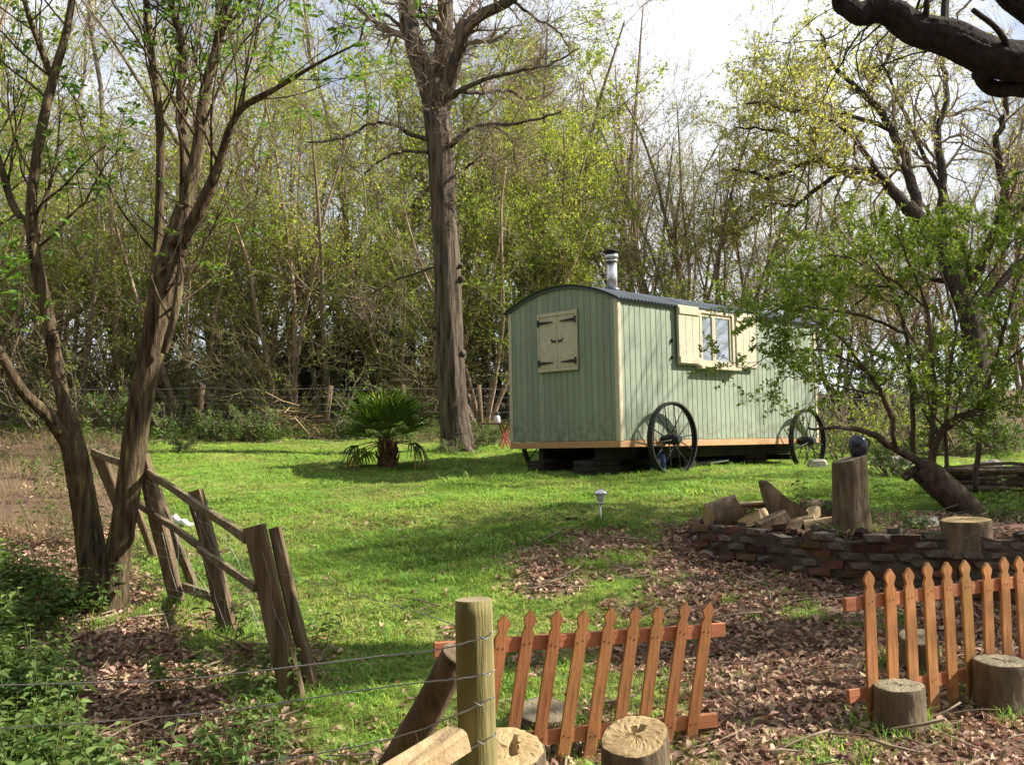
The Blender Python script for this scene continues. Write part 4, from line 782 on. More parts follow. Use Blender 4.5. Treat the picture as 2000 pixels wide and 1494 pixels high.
# --- forked tree at left
base = G(205, 1188); d0 = base[1]; rg = np.random.default_rng(31); T_ = Acc(); C_ = Acc()
sp = [[(216, 1198, 46, 0), (224, 1120, 40), (240, 1030, 35), (256, 920, 35), (272, 800, 36), (296, 690, 37), (318, 570, 38), (342, 480, 38, .1), (362, 405, 27, .1)],
      [(188, 1198, 48, .06), (184, 1120, 42, .08), (170, 1020, 38, .1), (157, 940, 37, .05), (146, 885, 36, 0), (128, 800, 27, 0)],
      [(362, 405, 25, .1), (384, 300, 22, .1), (400, 180, 20, .1), (424, 90, 18, .1), (446, -20, 17, .1), (470, -200, 12, .2)],
      [(352, 480, 26, .0), (392, 405, 24, -.1), (428, 320, 17, -.2), (452, 245, 14, -.3), (482, 205, 12, -.4), (545, 170, 9, -.5), (620, 125, 6, -.7), (700, 85, 3, -.8)],
      [(360, 420, 20, .2), (360, 300, 17, .3), (352, 200, 16, .4), (356, 90, 15, .5), (335, 10, 14, .5), (310, -120, 10, .6)],
      [(290, 700, 20, .3), (302, 560, 17, .4), (312, 400, 16, .4), (312, 240, 15, .4), (298, 130, 14, .4), (284, -20, 13, .4), (270, -180, 9, .4)],
      [(320, 690, 13, -.1), (342, 610, 15, -.15), (352, 540, 14, -.1), (356, 480, 12, 0)],
      [(140, 880, 26), (96, 815, 22, -.2), (45, 765, 20, -.4), (0, 690, 17, -.5), (-60, 590, 14, -.6), (-120, 470, 10, -.6)],
      [(132, 830, 25, .0), (112, 720, 24, .1), (92, 610, 24, .2), (66, 490, 22, .2), (62, 390, 19, .2), (80, 260, 18, .2), (105, 150, 17, .2), (130, 60, 14, .2), (150, -60, 10, .2)],
      [(60, 450, 14, .2), (25, 400, 14, .3), (0, 320, 12, .3), (-40, 200, 8, .3)], [(100, 150, 12, .2), (70, 70, 11, .1), (50, 10, 9, 0), (30, -80, 6, 0)],
      [(475, 210, 6, -.4), (482, 130, 5, -.5), (500, 40, 4, -.5), (515, -40, 3, -.5)], [(424, 90, 8, .1), (455, 20, 7, 0), (480, -10, 6, 0)], [(380, 330, 6, .1), (345, 235, 4.5, .2), (365, 150, 3.5, .2)]]
PL = []; RL = []
for li, s in enumerate(sp):
    pt, pr = lines(s, d0, .66 if li < 2 else .53)
    if li < 2: pt[0, 2] = H(pt[0, 0], pt[0, 1]) - .06
    fl_ = (lambda t_, th: 1 + .35 * max(0, 1 - t_ * 6) ** 1.5 * (.5 + .5 * np.cos(4 * th))) if li < 2 else None
    s1, r1 = smooth_path(pt, pr, 16 if li < 9 else 6); add_tube(T_, s1, r1, 44 if li < 9 else 8, rough=.012 if li < 9 else .045, flute=fl_, seed=40 + li, ridge=.05 if li < 9 else 0, ks=(5, 8, 12))
    if li > 1: a1, a2 = resamp(pt, pr, 10); PL.append(a1); RL.append(a2)
PL = np.array(PL); RL = np.array(RL)
L1p, L1r = grow(PL, RL, 11, .2, (.4, 1.1), .5, 1.6, 7, .14, .12, .3, .004, rg); L2p, L2r = grow(L1p, L1r, 5, .25, (.4, 1.0), .25, .7, 4, .2, .06, .6, .003, rg)
twigset(C_, L1p, L1r, 5); twigset(C_, L2p, L2r, 3)
def compound(tw, k, sz, rg, keep=None):
    p = along(tw, k, rg, .45)
    if keep is not None: p = p[keep(p)]
    n = len(p); ax = unit(rg.normal(size=(n, 3)) * [1, 1, .5]); out = []
    sd_ = unit(np.cross(ax, [0, 0, 1.0]))
    for q in range(5):
        along_ = .35 + .35 * (q // 2); s_ = 0 if q == 4 else (1 if q % 2 else -1); out.append((p + ax * sz * along_ * 1.3, unit(ax * (.6 if s_ else 1) + sd_ * s_ + rg.normal(0, .15, (n, 3)) + [0, 0, -.15])))
    pos = np.concatenate([o[0] for o in out]); dr = np.concatenate([o[1] for o in out]); m = len(pos); s = (sz * rg.uniform(.7, 1.2, m))[:, None]; nrm = unit(rg.normal(0, .5, (m, 3)) + [0, 0, 1.0]); sdv = unit(np.cross(dr, nrm)); q_ = np.cross(sdv, dr)
    V = np.stack([pos, pos + dr * s * .3 + sdv * s * .2 + q_ * s * .05, pos + dr * s * .7 + sdv * s * .15, pos + dr * s - q_ * s * .1, pos + dr * s * .7 - sdv * s * .15, pos + dr * s * .3 - sdv * s * .2 + q_ * s * .05], 1).reshape(-1, 3); k_ = np.arange(m)[:, None] * 6
    return V, np.concatenate([k_ + [[0, 3, 2, 1]], k_ + [[0, 5, 4, 3]]])
def leafy(p):
    u_ = 1000 + p[:, 0] / p[:, 1] * FPX; vpx = 860 - (p[:, 2] - CZ) / p[:, 1] * FPX
    den = .22 + .7 * ((u_ < 230) & (vpx > 230) & (vpx < 720)) + .6 * ((u_ > 520) & (vpx < 260)) + .3 * (vpx < 120); return rg.random(len(p)) < den
v, f = compound(L2p, 2, .075, rg, leafy); C_.add(v, f, 1, False); v, f = compound(L1p, 1, .075, rg, leafy); C_.add(v, f, 1, False)
tree_obj('forked_tree', 'mossy forked tree with several upright stems beside the broken fence', base, T_, C_, ['bark_elder'], ['bark_elder', 'leaf_elder'])
# --- leaning shrub at right
base = G(1893, 1003); d0 = base[1]; rg = np.random.default_rng(41); T_ = Acc(); C_ = Acc()
sp = [[(1905, 1012, 30, 0), (1870, 975, 32), (1830, 940, 32), (1795, 912, 30)],
      [(1850, 945, 15), (1790, 900, 13, -.1), (1735, 868, 11, -.2), (1700, 845, 9, -.3), (1640, 835, 5, -.5), (1580, 838, 3, -.6)],
      [(1748, 872, 7, -.2), (1742, 820, 6.5, -.2), (1722, 770, 6, -.2), (1690, 725, 5, -.3), (1650, 700, 4, -.4), (1600, 685, 3, -.6), (1520, 690, 2, -.8), (1450, 725, 1, -1)],
      [(1783, 900, 8, .1), (1782, 800, 7, .1), (1775, 720, 6, .2), (1768, 640, 5, .2), (1740, 560, 4, .2), (1700, 500, 2.5, .2), (1660, 470, 1.5, .2)],
      [(1822, 905, 9, 0), (1820, 850, 8, -.1), (1826, 760, 7, -.1), (1818, 680, 6, -.2), (1810, 600, 4.5, -.2), (1770, 500, 3, -.3), (1745, 430, 1.5, -.3)],
      [(1818, 910, 11), (1828, 865, 11, -.1), (1850, 828, 9, -.2), (1885, 808, 6, -.3), (1930, 800, 3, -.4)],
      [(1850, 940, 6, .3), (1848, 820, 6, .3), (1856, 720, 5, .3), (1872, 620, 4, .4), (1890, 520, 3, .5), (1900, 440, 1.5, .5)],
      [(1905, 960, 8, .4), (1915, 830, 7, .4), (1937, 730, 6, .3), (1962, 640, 5, .2), (1990, 540, 3.5, .1), (2010, 450, 2, 0)],
      [(1768, 650, 5, .2), (1700, 622, 4.5, 0), (1620, 606, 3.5, -.2), (1540, 600, 2.5, -.4), (1470, 625, 1.5, -.6)], [(1690, 725, 4, -.3), (1640, 660, 3, -.5), (1580, 620, 2.2, -.7), (1510, 545, 1.4, -.8)],
      [(1722, 770, 4, -.2), (1660, 760, 3, -.5), (1590, 740, 2, -.8), (1530, 735, 1.2, -1)], [(1810, 600, 4, -.2), (1730, 540, 3, -.4), (1640, 500, 2, -.6), (1560, 510, 1.2, -.8)], [(1872, 620, 4, .4), (1930, 540, 3, .3), (1980, 470, 2, .2), (2040, 440, 1.2, .1)], [(1937, 730, 5, .3), (2000, 680, 3, .1), (2070, 650, 2, 0)], [(1740, 560, 3, .2), (1660, 560, 2, .3), (1590, 530, 1.3, .4)],
      [(1870, 640, 4, .4), (1840, 540, 3, .8), (1810, 470, 2, 1)], [(1800, 912, 14), (1775, 925, 13, -.05), (1768, 930, 12, -.08)]]
PL = []; RL = []
for li, s in enumerate(sp):
    pt, pr = lines(s, d0, .85 if li == 0 else .7); s1, r1 = smooth_path(pt, pr, 6)
    if li == 0: s1[0, 2] = base[2] - .1
    add_tube(T_, s1 + (rg.normal(0, .006, s1.shape) if li else 0), r1, 16 if li == 0 else 8, rough=.06, seed=80 + li, emi=0)
    if li not in (0, 1, 16): a1, a2 = resamp(pt, pr, 10); PL.append(a1); RL.append(a2)
PL = np.array(PL); RL = np.array(RL)
L1p, L1r = grow(PL, RL, 14, .3, (.5, 1.2), .35, 1.0, 6, .18, .03, .4, .004, rg); L2p, L2r = grow(L1p, L1r, 6, .2, (.4, 1.0), .15, .45, 4, .2, .02, .6, .0025, rg)
twigset(C_, L1p, L1r, 4); twigset(C_, L2p, L2r, 3)
pl = along(L2p, 27, rg, .15); uu = 1000 + pl[:, 0] / pl[:, 1] * FPX; vv = 860 - (pl[:, 2] - CZ) / pl[:, 1] * FPX; kp = (rg.random(len(pl)) < np.where((uu < 1620), .55, .95)) & (vv < 870); v, f = leaves(pl[kp], .05, rg, .5, .5); C_.add(v, f, 1, False)
tree_obj('leaning_shrub', 'leafy green shrub with a thick leaning trunk in front of the hut end', base, T_, C_, ['bark_shrub'], ['bark_shrub', 'leaf_hedge'], cat='shrub')
# --- big oak behind, at right
d0 = 27.0; base = P(1925, 870, d0); base[2] = H(base[0], base[1]); rg = np.random.default_rng(51); T_ = Acc(); C_ = Acc()
sp = [[(1925, 880, 38), (1920, 840, 33), (1912, 760, 30), (1905, 680, 28), (1885, 590, 26), (1840, 490, 24), (1795, 430, 21), (1770, 400, 17)],
      [(1795, 435, 16), (1745, 372, 14), (1695, 335, 11), (1645, 330, 9, -.5), (1590, 312, 7, -1), (1505, 345, 5, -1.3), (1430, 330, 3, -1.6)], [(1795, 435, 15), (1780, 350, 13, .5), (1742, 255, 11, .8), (1690, 185, 9, 1), (1625, 125, 6, 1), (1600, 60, 3, 1)],
      [(1835, 490, 14), (1842, 385, 12, .6), (1830, 285, 10, 1), (1848, 185, 8, 1.4), (1835, 100, 5, 1.6), (1850, 20, 3, 1.6)], [(1880, 580, 15), (1930, 480, 13, -.6), (1962, 385, 11, -1), (1945, 285, 9, -1.2), (1965, 200, 7, -1.4), (1940, 90, 4, -1.5)],
      [(1900, 630, 13), (1985, 525, 10, .5), (2090, 450, 8, 1), (2200, 420, 5, 1.2)], [(1725, 355, 8), (1655, 255, 7, -1.2), (1560, 215, 5, -2), (1455, 200, 3, -2.5)], [(1742, 255, 7, .8), (1610, 205, 5, .6), (1490, 165, 3, .4)], [(1690, 185, 6, 1), (1740, 100, 4, 1.5), (1760, 40, 2.5, 1.6)], [(1842, 385, 7, .6), (1780, 250, 5, 1.6), (1720, 120, 3, 2)],
      [(1645, 330, 6, -.5), (1560, 400, 5, -.2), (1500, 400, 4, 0), (1450, 450, 2.5, .2)], [(1930, 480, 8, -.6), (2000, 400, 6, -1), (2050, 300, 4, -1.4)], [(1870, 560, 8, .2), (1800, 540, 6, .8), (1730, 560, 4, 1.2), (1660, 600, 2.5, 1.4)], [(1590, 312, 5, -1), (1530, 260, 4, -1.4), (1440, 250, 2.5, -1.8)]]
PL = []; RL = []
for li, s in enumerate(sp):
    pt, pr = lines(s, d0, .78); s1, r1 = smooth_path(pt, pr, 5); s1 = s1 + (rg.normal(0, .03, s1.shape) if li else 0)
    if li == 0: s1[0, 2] = base[2] - .15
    add_tube(T_, s1, r1, 14 if li == 0 else 7, rough=.05, seed=120 + li)
    if li: a1, a2 = resamp(pt, pr, 10); PL.append(a1); RL.append(a2)
PL = np.array(PL); RL = np.array(RL)
L1p, L1r = grow(PL, RL, 17, .2, (.5, 1.2), .8, 2.4, 6, .3, .04, .42, .010, rg); L2p, L2r = grow(L1p, L1r, 8, .15, (.4, 1.1), .4, 1.1, 5, .28, .03, .55, .008, rg); L3p, L3r = grow(L2p, L2r, 5, .15, (.4, 1.0), .2, .5, 3, .25, .02, .7, .006, rg)
twigset(C_, L1p, L1r, 4); twigset(C_, L2p, L2r, 3); twigset(C_, L3p, L3r, 3)
pl = along(L3p, 11, rg, .1); uu = 1000 + pl[:, 0] / pl[:, 1] * FPX; kp = rg.random(len(pl)) < np.clip((1960 - uu) / 320, .2, .95) * .5; v, f = leaves(pl[kp], .08, rg); C_.add(v, f, 1, False)
tree_obj('oak_tree', 'spreading oak with yellow-green spring leaves and a leaning trunk behind the shrub', base, T_, C_, ['bark_dark'], ['twig', 'leaf_oak'])
# --- near oak whose limb hangs into the picture
base = np.array([5.1, 7.6, H(5.1, 7.6)]); rg = np.random.default_rng(61); T_ = Acc(); C_ = Acc(); d0 = 6.7
limbA, ra = lines([(2330, 330, 60, .9), (2180, 190, 58, .5), (2060, 135, 54, .2), (1960, 112, 50, 0), (1860, 85, 46, 0), (1780, 45, 40, 0), (1715, 25, 34, 0), (1665, 20, 27, 0), (1645, 8, 24, 0), (1640, -30, 20, 0)], d0, .76)
limbB, rb = lines([(2300, 250, 26, .6), (2120, 190, 24, .3), (2000, 178, 22, .2), (1945, 168, 20, .15), (1908, 150, 19, .1)], d0, .76)
limbC, rc = lines([(2250, 200, 40, 1.2), (2120, 100, 36, 1.1), (2030, 40, 32, 1), (1970, -10, 28, 1), (1900, -120, 22, .8), (1820, -260, 15, .5)], d0, .76)
trk = np.array([[5.1, 7.6, base[2] - .1], [5.08, 7.62, 1.2], [5.0, 7.6, 2.6], [4.9, 7.6, 3.9], [4.8, 7.7, 5.2], [4.9, 7.9, 6.6]]); tr_ = np.array([.42, .34, .31, .29, .22, .16])
s1, r1 = smooth_path(trk, tr_, 5); add_tube(T_, s1, r1, 20, rough=.04, seed=3, flute=lambda t_, th: 1 + .4 * max(0, 1 - t_ * 7) ** 1.5 * (.5 + .5 * np.cos(5 * th)))
PL = []; RL = []
limbA[0] = [4.98, 7.6, 2.9]; limbB[0] = [4.95, 7.6, 3.3]; limbC[0] = [4.9, 7.65, 4.1]
up_ = [np.array([[4.85, 7.7, 5.0], [4.3, 8.3, 6.2], [3.6, 9.0, 7.3], [2.9, 9.6, 8.3]]), np.array([[4.9, 7.8, 5.8], [5.3, 8.8, 7.2], [5.9, 9.9, 8.2], [6.3, 11, 9.2]]), np.array([[4.9, 7.8, 6.2], [4.2, 7.2, 7.6], [3.4, 6.4, 8.7], [2.9, 5.7, 9.8]]), np.array([[4.95, 7.7, 4.6], [5.8, 7.2, 5.6], [6.8, 6.9, 6.6], [7.8, 6.6, 7.2]]), np.array([[4.9, 7.9, 6.5], [5.2, 7.4, 8], [5.6, 6.8, 9.4], [5.8, 6.4, 10.6]])]
for li, (pt, pr) in enumerate([(limbA, ra), (limbB, rb), (limbC, rc)] + [(q, np.array([.16, .13, .09, .05])) for q in up_]):
    s1, r1 = smooth_path(pt, pr, 14 if li < 3 else 5); s1 = s1 + (np.c_[0 * s1[:, 0], np.sin(np.arange(len(s1)) * .3), np.cos(np.arange(len(s1)) * .23)] * .02 if li < 3 else 0); add_tube(T_, s1, r1, 44 if li < 3 else 9, rough=.02 if li < 3 else .05, seed=140 + li, ridge=.085 if li < 3 else 0, ks=(6, 9, 14))
    if li != 1: a1, a2 = resamp(pt, pr, 10); PL.append(a1); RL.append(a2)
for sp in ([(1850, 80, 10, .0), (1845, 30, 8, .1), (1850, -30, 7, .2)], [(1808, 60, 7, 0), (1810, 10, 6, -.1), (1815, -40, 5, -.1)], [(1980, 115, 8, 0), (1950, 60, 6, -.2), (1900, 20, 5, -.3)]):
    pt, pr = lines(sp, d0); add_tube(T_, pt, pr, 8, m=4, rough=.05)
PL = np.array(PL); RL = np.array(RL)
L1p, L1r = grow(PL[1:], RL[1:], 8, .3, (.4, 1.2), .7, 2.0, 7, .25, .03, .3, .006, rg); L2p, L2r = grow(L1p, L1r, 3, .2, (.4, 1.1), .3, .8, 5, .25, .0, .55, .0035, rg)
A1p, A1r = grow(PL[:1], RL[:1], 12, .35, (.6, 1.3), .5, 1.2, 8, .2, -.02, .08, .004, rg); A2p, A2r = grow(A1p, A1r, 4, .3, (.4, .9), .2, .5, 4, .2, 0, .6, .0025, rg)
for a_, b_ in ((L1p, L1r), (L2p, L2r), (A1p, A1r), (A2p, A2r)): twigset(C_, a_, b_, 4)
v, f = leaves(along(L2p, 3, rg, .4), .05, rg); C_.add(v, f, 1, False)
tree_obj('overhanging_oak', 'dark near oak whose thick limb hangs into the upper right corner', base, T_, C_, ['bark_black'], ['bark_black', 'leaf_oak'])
# --- woodland tree kinds
def gen_tree(name, seed, Hh, stems, spread, nb, nt_, ns_, nl, leaf, lsz, bark, twig, r0=.07, t0=.22, b_l=.24, lean=.0, up1=.06, wig=.07, crown0=None, l3=(.2, .5)):
    rg = np.random.default_rng(seed); T_ = Acc(); C_ = Acc(); S = 10; PL = []; RL = []
    for s in range(stems):
        az = 2 * np.pi * (s + rg.random() * .7) / stems; d = unit(np.array([math.cos(az) * spread, math.sin(az) * spread, 1.0])); p = np.array([math.cos(az), math.sin(az), 0]) * (.12 if stems > 1 else 0) + [0, 0, -.1]; hh = Hh * rg.uniform(.75, 1.05); pts = [p]
        for q in range(S - 1):
            d = unit(d + rg.normal(0, wig, 3) + [lean, 0, .05]); p = p + d * hh / (S - 1); pts.append(p)
        rr = r0 * rg.uniform(.7, 1.1) * np.linspace(1, .15, S) ** .8; PL.append(np.array(pts)); RL.append(rr); s1, r1 = smooth_path(pts, rr, 2); add_tube(T_, s1, r1, 7, rough=.05, seed=seed + s)
    PL = np.array(PL); RL = np.array(RL)
    L1p, L1r = grow(PL, RL, nb, crown0 or t0, (.4, 1.05), b_l * Hh * .5, b_l * Hh, 6, .16, up1, .42, .008, rg); L2p, L2r = grow(L1p, L1r, nt_, .12, (.4, 1.1), .07 * Hh, .15 * Hh, 4, .2, .03, .5, .005, rg); L3p, L3r = grow(L2p, L2r, ns_, .1, (.4, 1.1), *l3, 3, .2, .02, .7, .0034, rg)
    twigset(C_, L1p, L1r, 4); twigset(C_, L2p, L2r, 3); twigset(C_, L3p, L3r, 3)
    if nl:
        pl = along(L3p, max(1, math.ceil(nl)), rg, .1)
        if nl < 1: pl = pl[rg.random(len(pl)) < nl]
        v, f = leaves(pl, lsz, rg); C_.add(v, f, 1, False)
    return T_.mesh('trunk', [bark]), C_.mesh('crown', [twig, leaf])
KIND = {
 'coppice_a': ('coppiced_tree', gen_tree('a', 201, 7.5, 7, .33, 9, 8, 5, 5, 'leaf_spring', .062, 'bark_hazel', 'twig_moss', wig=.11)),
 'coppice_b': ('coppiced_tree', gen_tree('b', 202, 6.5, 8, .45, 8, 8, 4, 5, 'leaf_mid', .065, 'bark_hazel', 'twig_moss')),
 'coppice_c': ('coppiced_tree', gen_tree('c', 203, 8.5, 5, .25, 12, 8, 5, 4, 'leaf_spring', .06, 'bark_wood', 'twig')),
 'tall_a': ('woodland_tree', gen_tree('d', 204, 13, 2, .14, 26, 8, 5, 4, 'leaf_spring', .07, 'bark_wood', 'twig', r0=.11, t0=.15, b_l=.28, wig=.1)),
 'tall_b': ('woodland_tree', gen_tree('e', 205, 12.5, 3, .22, 20, 8, 5, 3, 'leaf_spring', .065, 'bark_wood', 'twig', r0=.095, t0=.15, b_l=.28, wig=.1)),
 'bare_a': ('bare_tree', gen_tree('f', 206, 11, 3, .28, 18, 9, 5, 1, 'leaf_oak', .06, 'bark_wood', 'twig', r0=.10, t0=.15, b_l=.3, wig=.12)),
 'bare_b': ('bare_tree', gen_tree('g', 207, 9, 5, .35, 12, 9, 5, 2, 'leaf_spring', .055, 'bark_wood', 'twig', r0=.08, t0=.15)),
 'pink': ('budding_tree', gen_tree('h', 208, 12.5, 4, .16, 15, 8, 4, 2, 'leaf_pink', .055, 'bark_wood', 'twig', r0=.09, t0=.3, b_l=.2, up1=.14)),
 'open': ('bare_tree', gen_tree('j', 210, 10, 2, .25, 12, 5, 2, .5, 'leaf_oak', .05, 'bark_wood', 'twig', r0=.15, t0=.25, b_l=.32, wig=.12)),
 'glow': ('leafy_tree', gen_tree('i', 209, 9.5, 3, .25, 16, 9, 5, 7, 'leaf_spring', .075, 'bark_wood', 'twig_moss', r0=.10, t0=.15, b_l=.28)),
}
ROWS = [
 ('front row behind the wire fence', [(-90, 22.5, 'coppice_b', 1.0), (40, 23.4, 'coppice_a', 1.05), (150, 22.8, 'coppice_c', .95), (262, 23.6, 'coppice_a', 1.0), (372, 23.0, 'coppice_b', 1.0), (470, 24.2, 'coppice_c', 1.0), (560, 23.0, 'coppice_a', 1.1), (648, 23.2, 'coppice_c', 1.0), (745, 24.4, 'coppice_a', 1.0), (800, 23.5, 'coppice_b', .9), (945, 23.4, 'coppice_b', .95), (1010, 24.2, 'glow', .85), (1100, 24.5, 'glow', .8), (1195, 25.0, 'coppice_b', .85)]),
 ('second row of the wood', [(-60, 27, 'tall_b', 1.0), (70, 26.5, 'tall_a', 1.0), (300, 27, 'tall_b', 1.05), (425, 27.6, 'tall_a', .95), (530, 27, 'bare_a', 1.15), (735, 27.4, 'tall_a', .9), (830, 28, 'glow', 1.15), (930, 28.6, 'glow', 1.1), (1050, 28.6, 'glow', 1.05), (1140, 29.4, 'glow', .95), (1250, 29, 'bare_b', .95), (1330, 28.5, 'bare_b', 1.0), (1405, 29.5, 'bare_b', 1.05), (1480, 28.6, 'bare_b', .9)]),
 ('third row of the wood', [(10, 32.5, 'bare_a', 1.3), (240, 33, 'tall_a', 1.1), (480, 33, 'tall_b', 1.15), (690, 33.4, 'bare_a', 1.25), (900, 34, 'tall_a', .85), (985, 33, 'bare_b', 1.1), (1115, 34, 'glow', 1.05), (1205, 35, 'pink', 1.1), (1285, 34, 'pink', .95), (1150, 37, 'pink', 1.0), (1375, 33, 'bare_a', .85), (1450, 34, 'bare_b', 1.0), (1545, 33, 'bare_a', .75), (1640, 34, 'bare_b', .9), (1720, 33.5, 'bare_a', .8), (1800, 35, 'bare_b', 1.0), (2010, 32, 'bare_a', 1.0), (2090, 34, 'tall_b', .85), (1985, 29.5, 'bare_b', .95), (1860, 31, 'bare_a', .95), (1940, 36, 'bare_a', 1.1)]),
 ('back of the wood', [(-100, 45, 'bare_a', 1.5), (130, 46, 'bare_b', 1.7), (330, 46, 'bare_a', 1.4), (560, 45, 'bare_b', 1.6), (760, 46, 'bare_a', 1.2), (960, 44, 'bare_b', 1.1), (1080, 45, 'bare_b', 1.2), (1310, 46, 'bare_b', 1.2), (1560, 45, 'bare_b', 1.1), (1680, 43, 'bare_a', .85), (1800, 46, 'bare_b', 1.1), (2070, 45, 'bare_b', 1.3)])]
ORD = ['first', 'second', 'third', 'fourth', 'fifth', 'sixth', 'seventh', 'eighth', 'ninth', 'tenth', 'eleventh', 'twelfth', 'thirteenth', 'fourteenth', 'fifteenth', 'sixteenth', 'seventeenth', 'eighteenth', 'nineteenth', 'twentieth', 'twenty-first', 'twenty-second', 'twenty-third', 'twenty-fourth']
DESC = {'coppiced_tree': 'many-stemmed coppice tree', 'woodland_tree': 'tall thin-leaved tree', 'bare_tree': 'brown twiggy tree', 'budding_tree': 'upright tree with pinkish buds', 'leafy_tree': 'yellow-green leafy tree'}
for rn, row in ROWS:
    row = sorted(row)
    for q, (u0, d, kd, s) in enumerate(row):
        nm, (tm, cm) = KIND[kd]; x = ray(u0, 860)[0] * d; sc_ = s * random.uniform(.94, 1.06)
        t_ = thing(nm, f'{DESC[nm]} in the {rn}, {ORD[q]} from the left', 'tree', (x, d, H(x, d)), (random.uniform(-.04, .04), random.uniform(-.04, .04), random.uniform(0, 6.28)), 'trees in the ' + rn); t_.scale = (sc_, sc_, sc_ * random.uniform(.95, 1.05))
        link('trunk', tm, t_); link('crown', cm, t_)
for q, (x, d, kd, s) in enumerate(((10.4, 10.9, 'coppice_c', 1.0), (15.0, 16.3, 'tall_b', .8), (12.2, 12.9, 'tall_a', .75), (13.2, 9.4, 'bare_a', .95), (9.4, 12.2, 'open', .9), (11.4, 14.3, 'open', 1.0), (9.4, 9.7, 'coppice_c', .9))):   # trees standing just beyond the picture's right edge; they cast the dappled shade
    nm, (tm, cm) = KIND[kd]; t_ = thing(nm, f'{DESC[nm]} just outside the picture beside the lawn, {ORD[q]} along', 'tree', (x, d, H(x, d)), (0, 0, q * 1.7)); t_.scale = (s, s, s); link('trunk', tm, t_); link('crown', cm, t_)
for q, (x, d, kd, s) in enumerate(((-9.5, 13.5, 'tall_a', .9), (-8.6, 10.2, 'coppice_b', 1.1), (-8.0, 6.6, 'tall_b', .9), (-6.2, 3.2, 'coppice_a', 1.1), (-9.5, 2.0, 'tall_a', 1.0), (-4.0, -1.8, 'coppice_b', 1.0), (-6.5, -4.5, 'tall_a', 1.0), (-1.5, -4.2, 'coppice_a', 1.1), (1.2, -3.6, 'coppice_b', 1.1), (3.6, -5.5, 'tall_a', 1.0), (-2.8, -8.5, 'glow', 1.2), (5.8, -3.2, 'coppice_a', 1.0), (-12.5, 8.5, 'glow', 1.1), (-13.5, 15.5, 'tall_a', 1.0), (-12, -2.5, 'glow', 1.2), (1, -10, 'tall_b', 1.1), (8.5, -7.5, 'tall_a', 1.0))):   # the wood goes on round the viewer
    nm, (tm, cm) = KIND[kd]; t_ = thing(nm, f'{DESC[nm]} of the wood outside the picture, {ORD[q]} round from the lawn', 'tree', (x, d, H(x, d)), (0, 0, q * 2.1), 'trees round the viewer'); t_.scale = (s, s, s); link('trunk', tm, t_); link('crown', cm, t_)
# --- understorey shrubs
def gen_shrub(seed, Hh, stems, leaf, lsz, nl, twig='twig', nb=6, nt_=6):
    rg = np.random.default_rng(seed); PL = []; RL = []; C_ = Acc(); T_ = Acc()
    for s in range(stems):
        az = rg.random() * 6.28; d = unit(np.array([math.cos(az) * .6, math.sin(az) * .6, 1])); p = np.array([math.cos(az) * .1, math.sin(az) * .1, -.05]); pts = [p]
        for q in range(6): d = unit(d + rg.normal(0, .15, 3)); p = p + d * Hh * rg.uniform(.7, 1.1) / 6; pts.append(p)
        PL.append(np.array(pts)); RL.append(np.linspace(.022, .006, 7)); add_tube(T_, pts, RL[-1], 5)
    L1p, L1r = grow(np.array(PL), np.array(RL), nb, .1, (.4, 1.2), .25 * Hh, .5 * Hh, 5, .2, .02, .6, .005, rg); L2p, L2r = grow(L1p, L1r, nt_, .1, (.4, 1.1), .1 * Hh, .25 * Hh, 3, .2, .02, .6, .004, rg); twigset(C_, L1p, L1r, 3); twigset(C_, L2p, L2r, 3); v, f = leaves(along(L2p, nl, rg, .1), lsz, rg, .6); C_.add(v, f, 1, False)
    return T_.mesh('trunk', ['bark_wood']), C_.mesh('crown', [twig, leaf])
SH = {'tangle': gen_shrub(305, 2.9, 11, 'leaf_mid', .05, 1, 'twig_moss', nb=9, nt_=7), 'dark': gen_shrub(301, 2.2, 9, 'leaf_dark', .085, 9), 'green': gen_shrub(302, 1.7, 6, 'leaf_mid', .055, 5), 'low': gen_shrub(303, .85, 8, 'leaf_nettle', .06, 5), 'sapling': gen_shrub(304, 1.9, 3, 'leaf_elder', .06, 4, nb=5, nt_=4)}
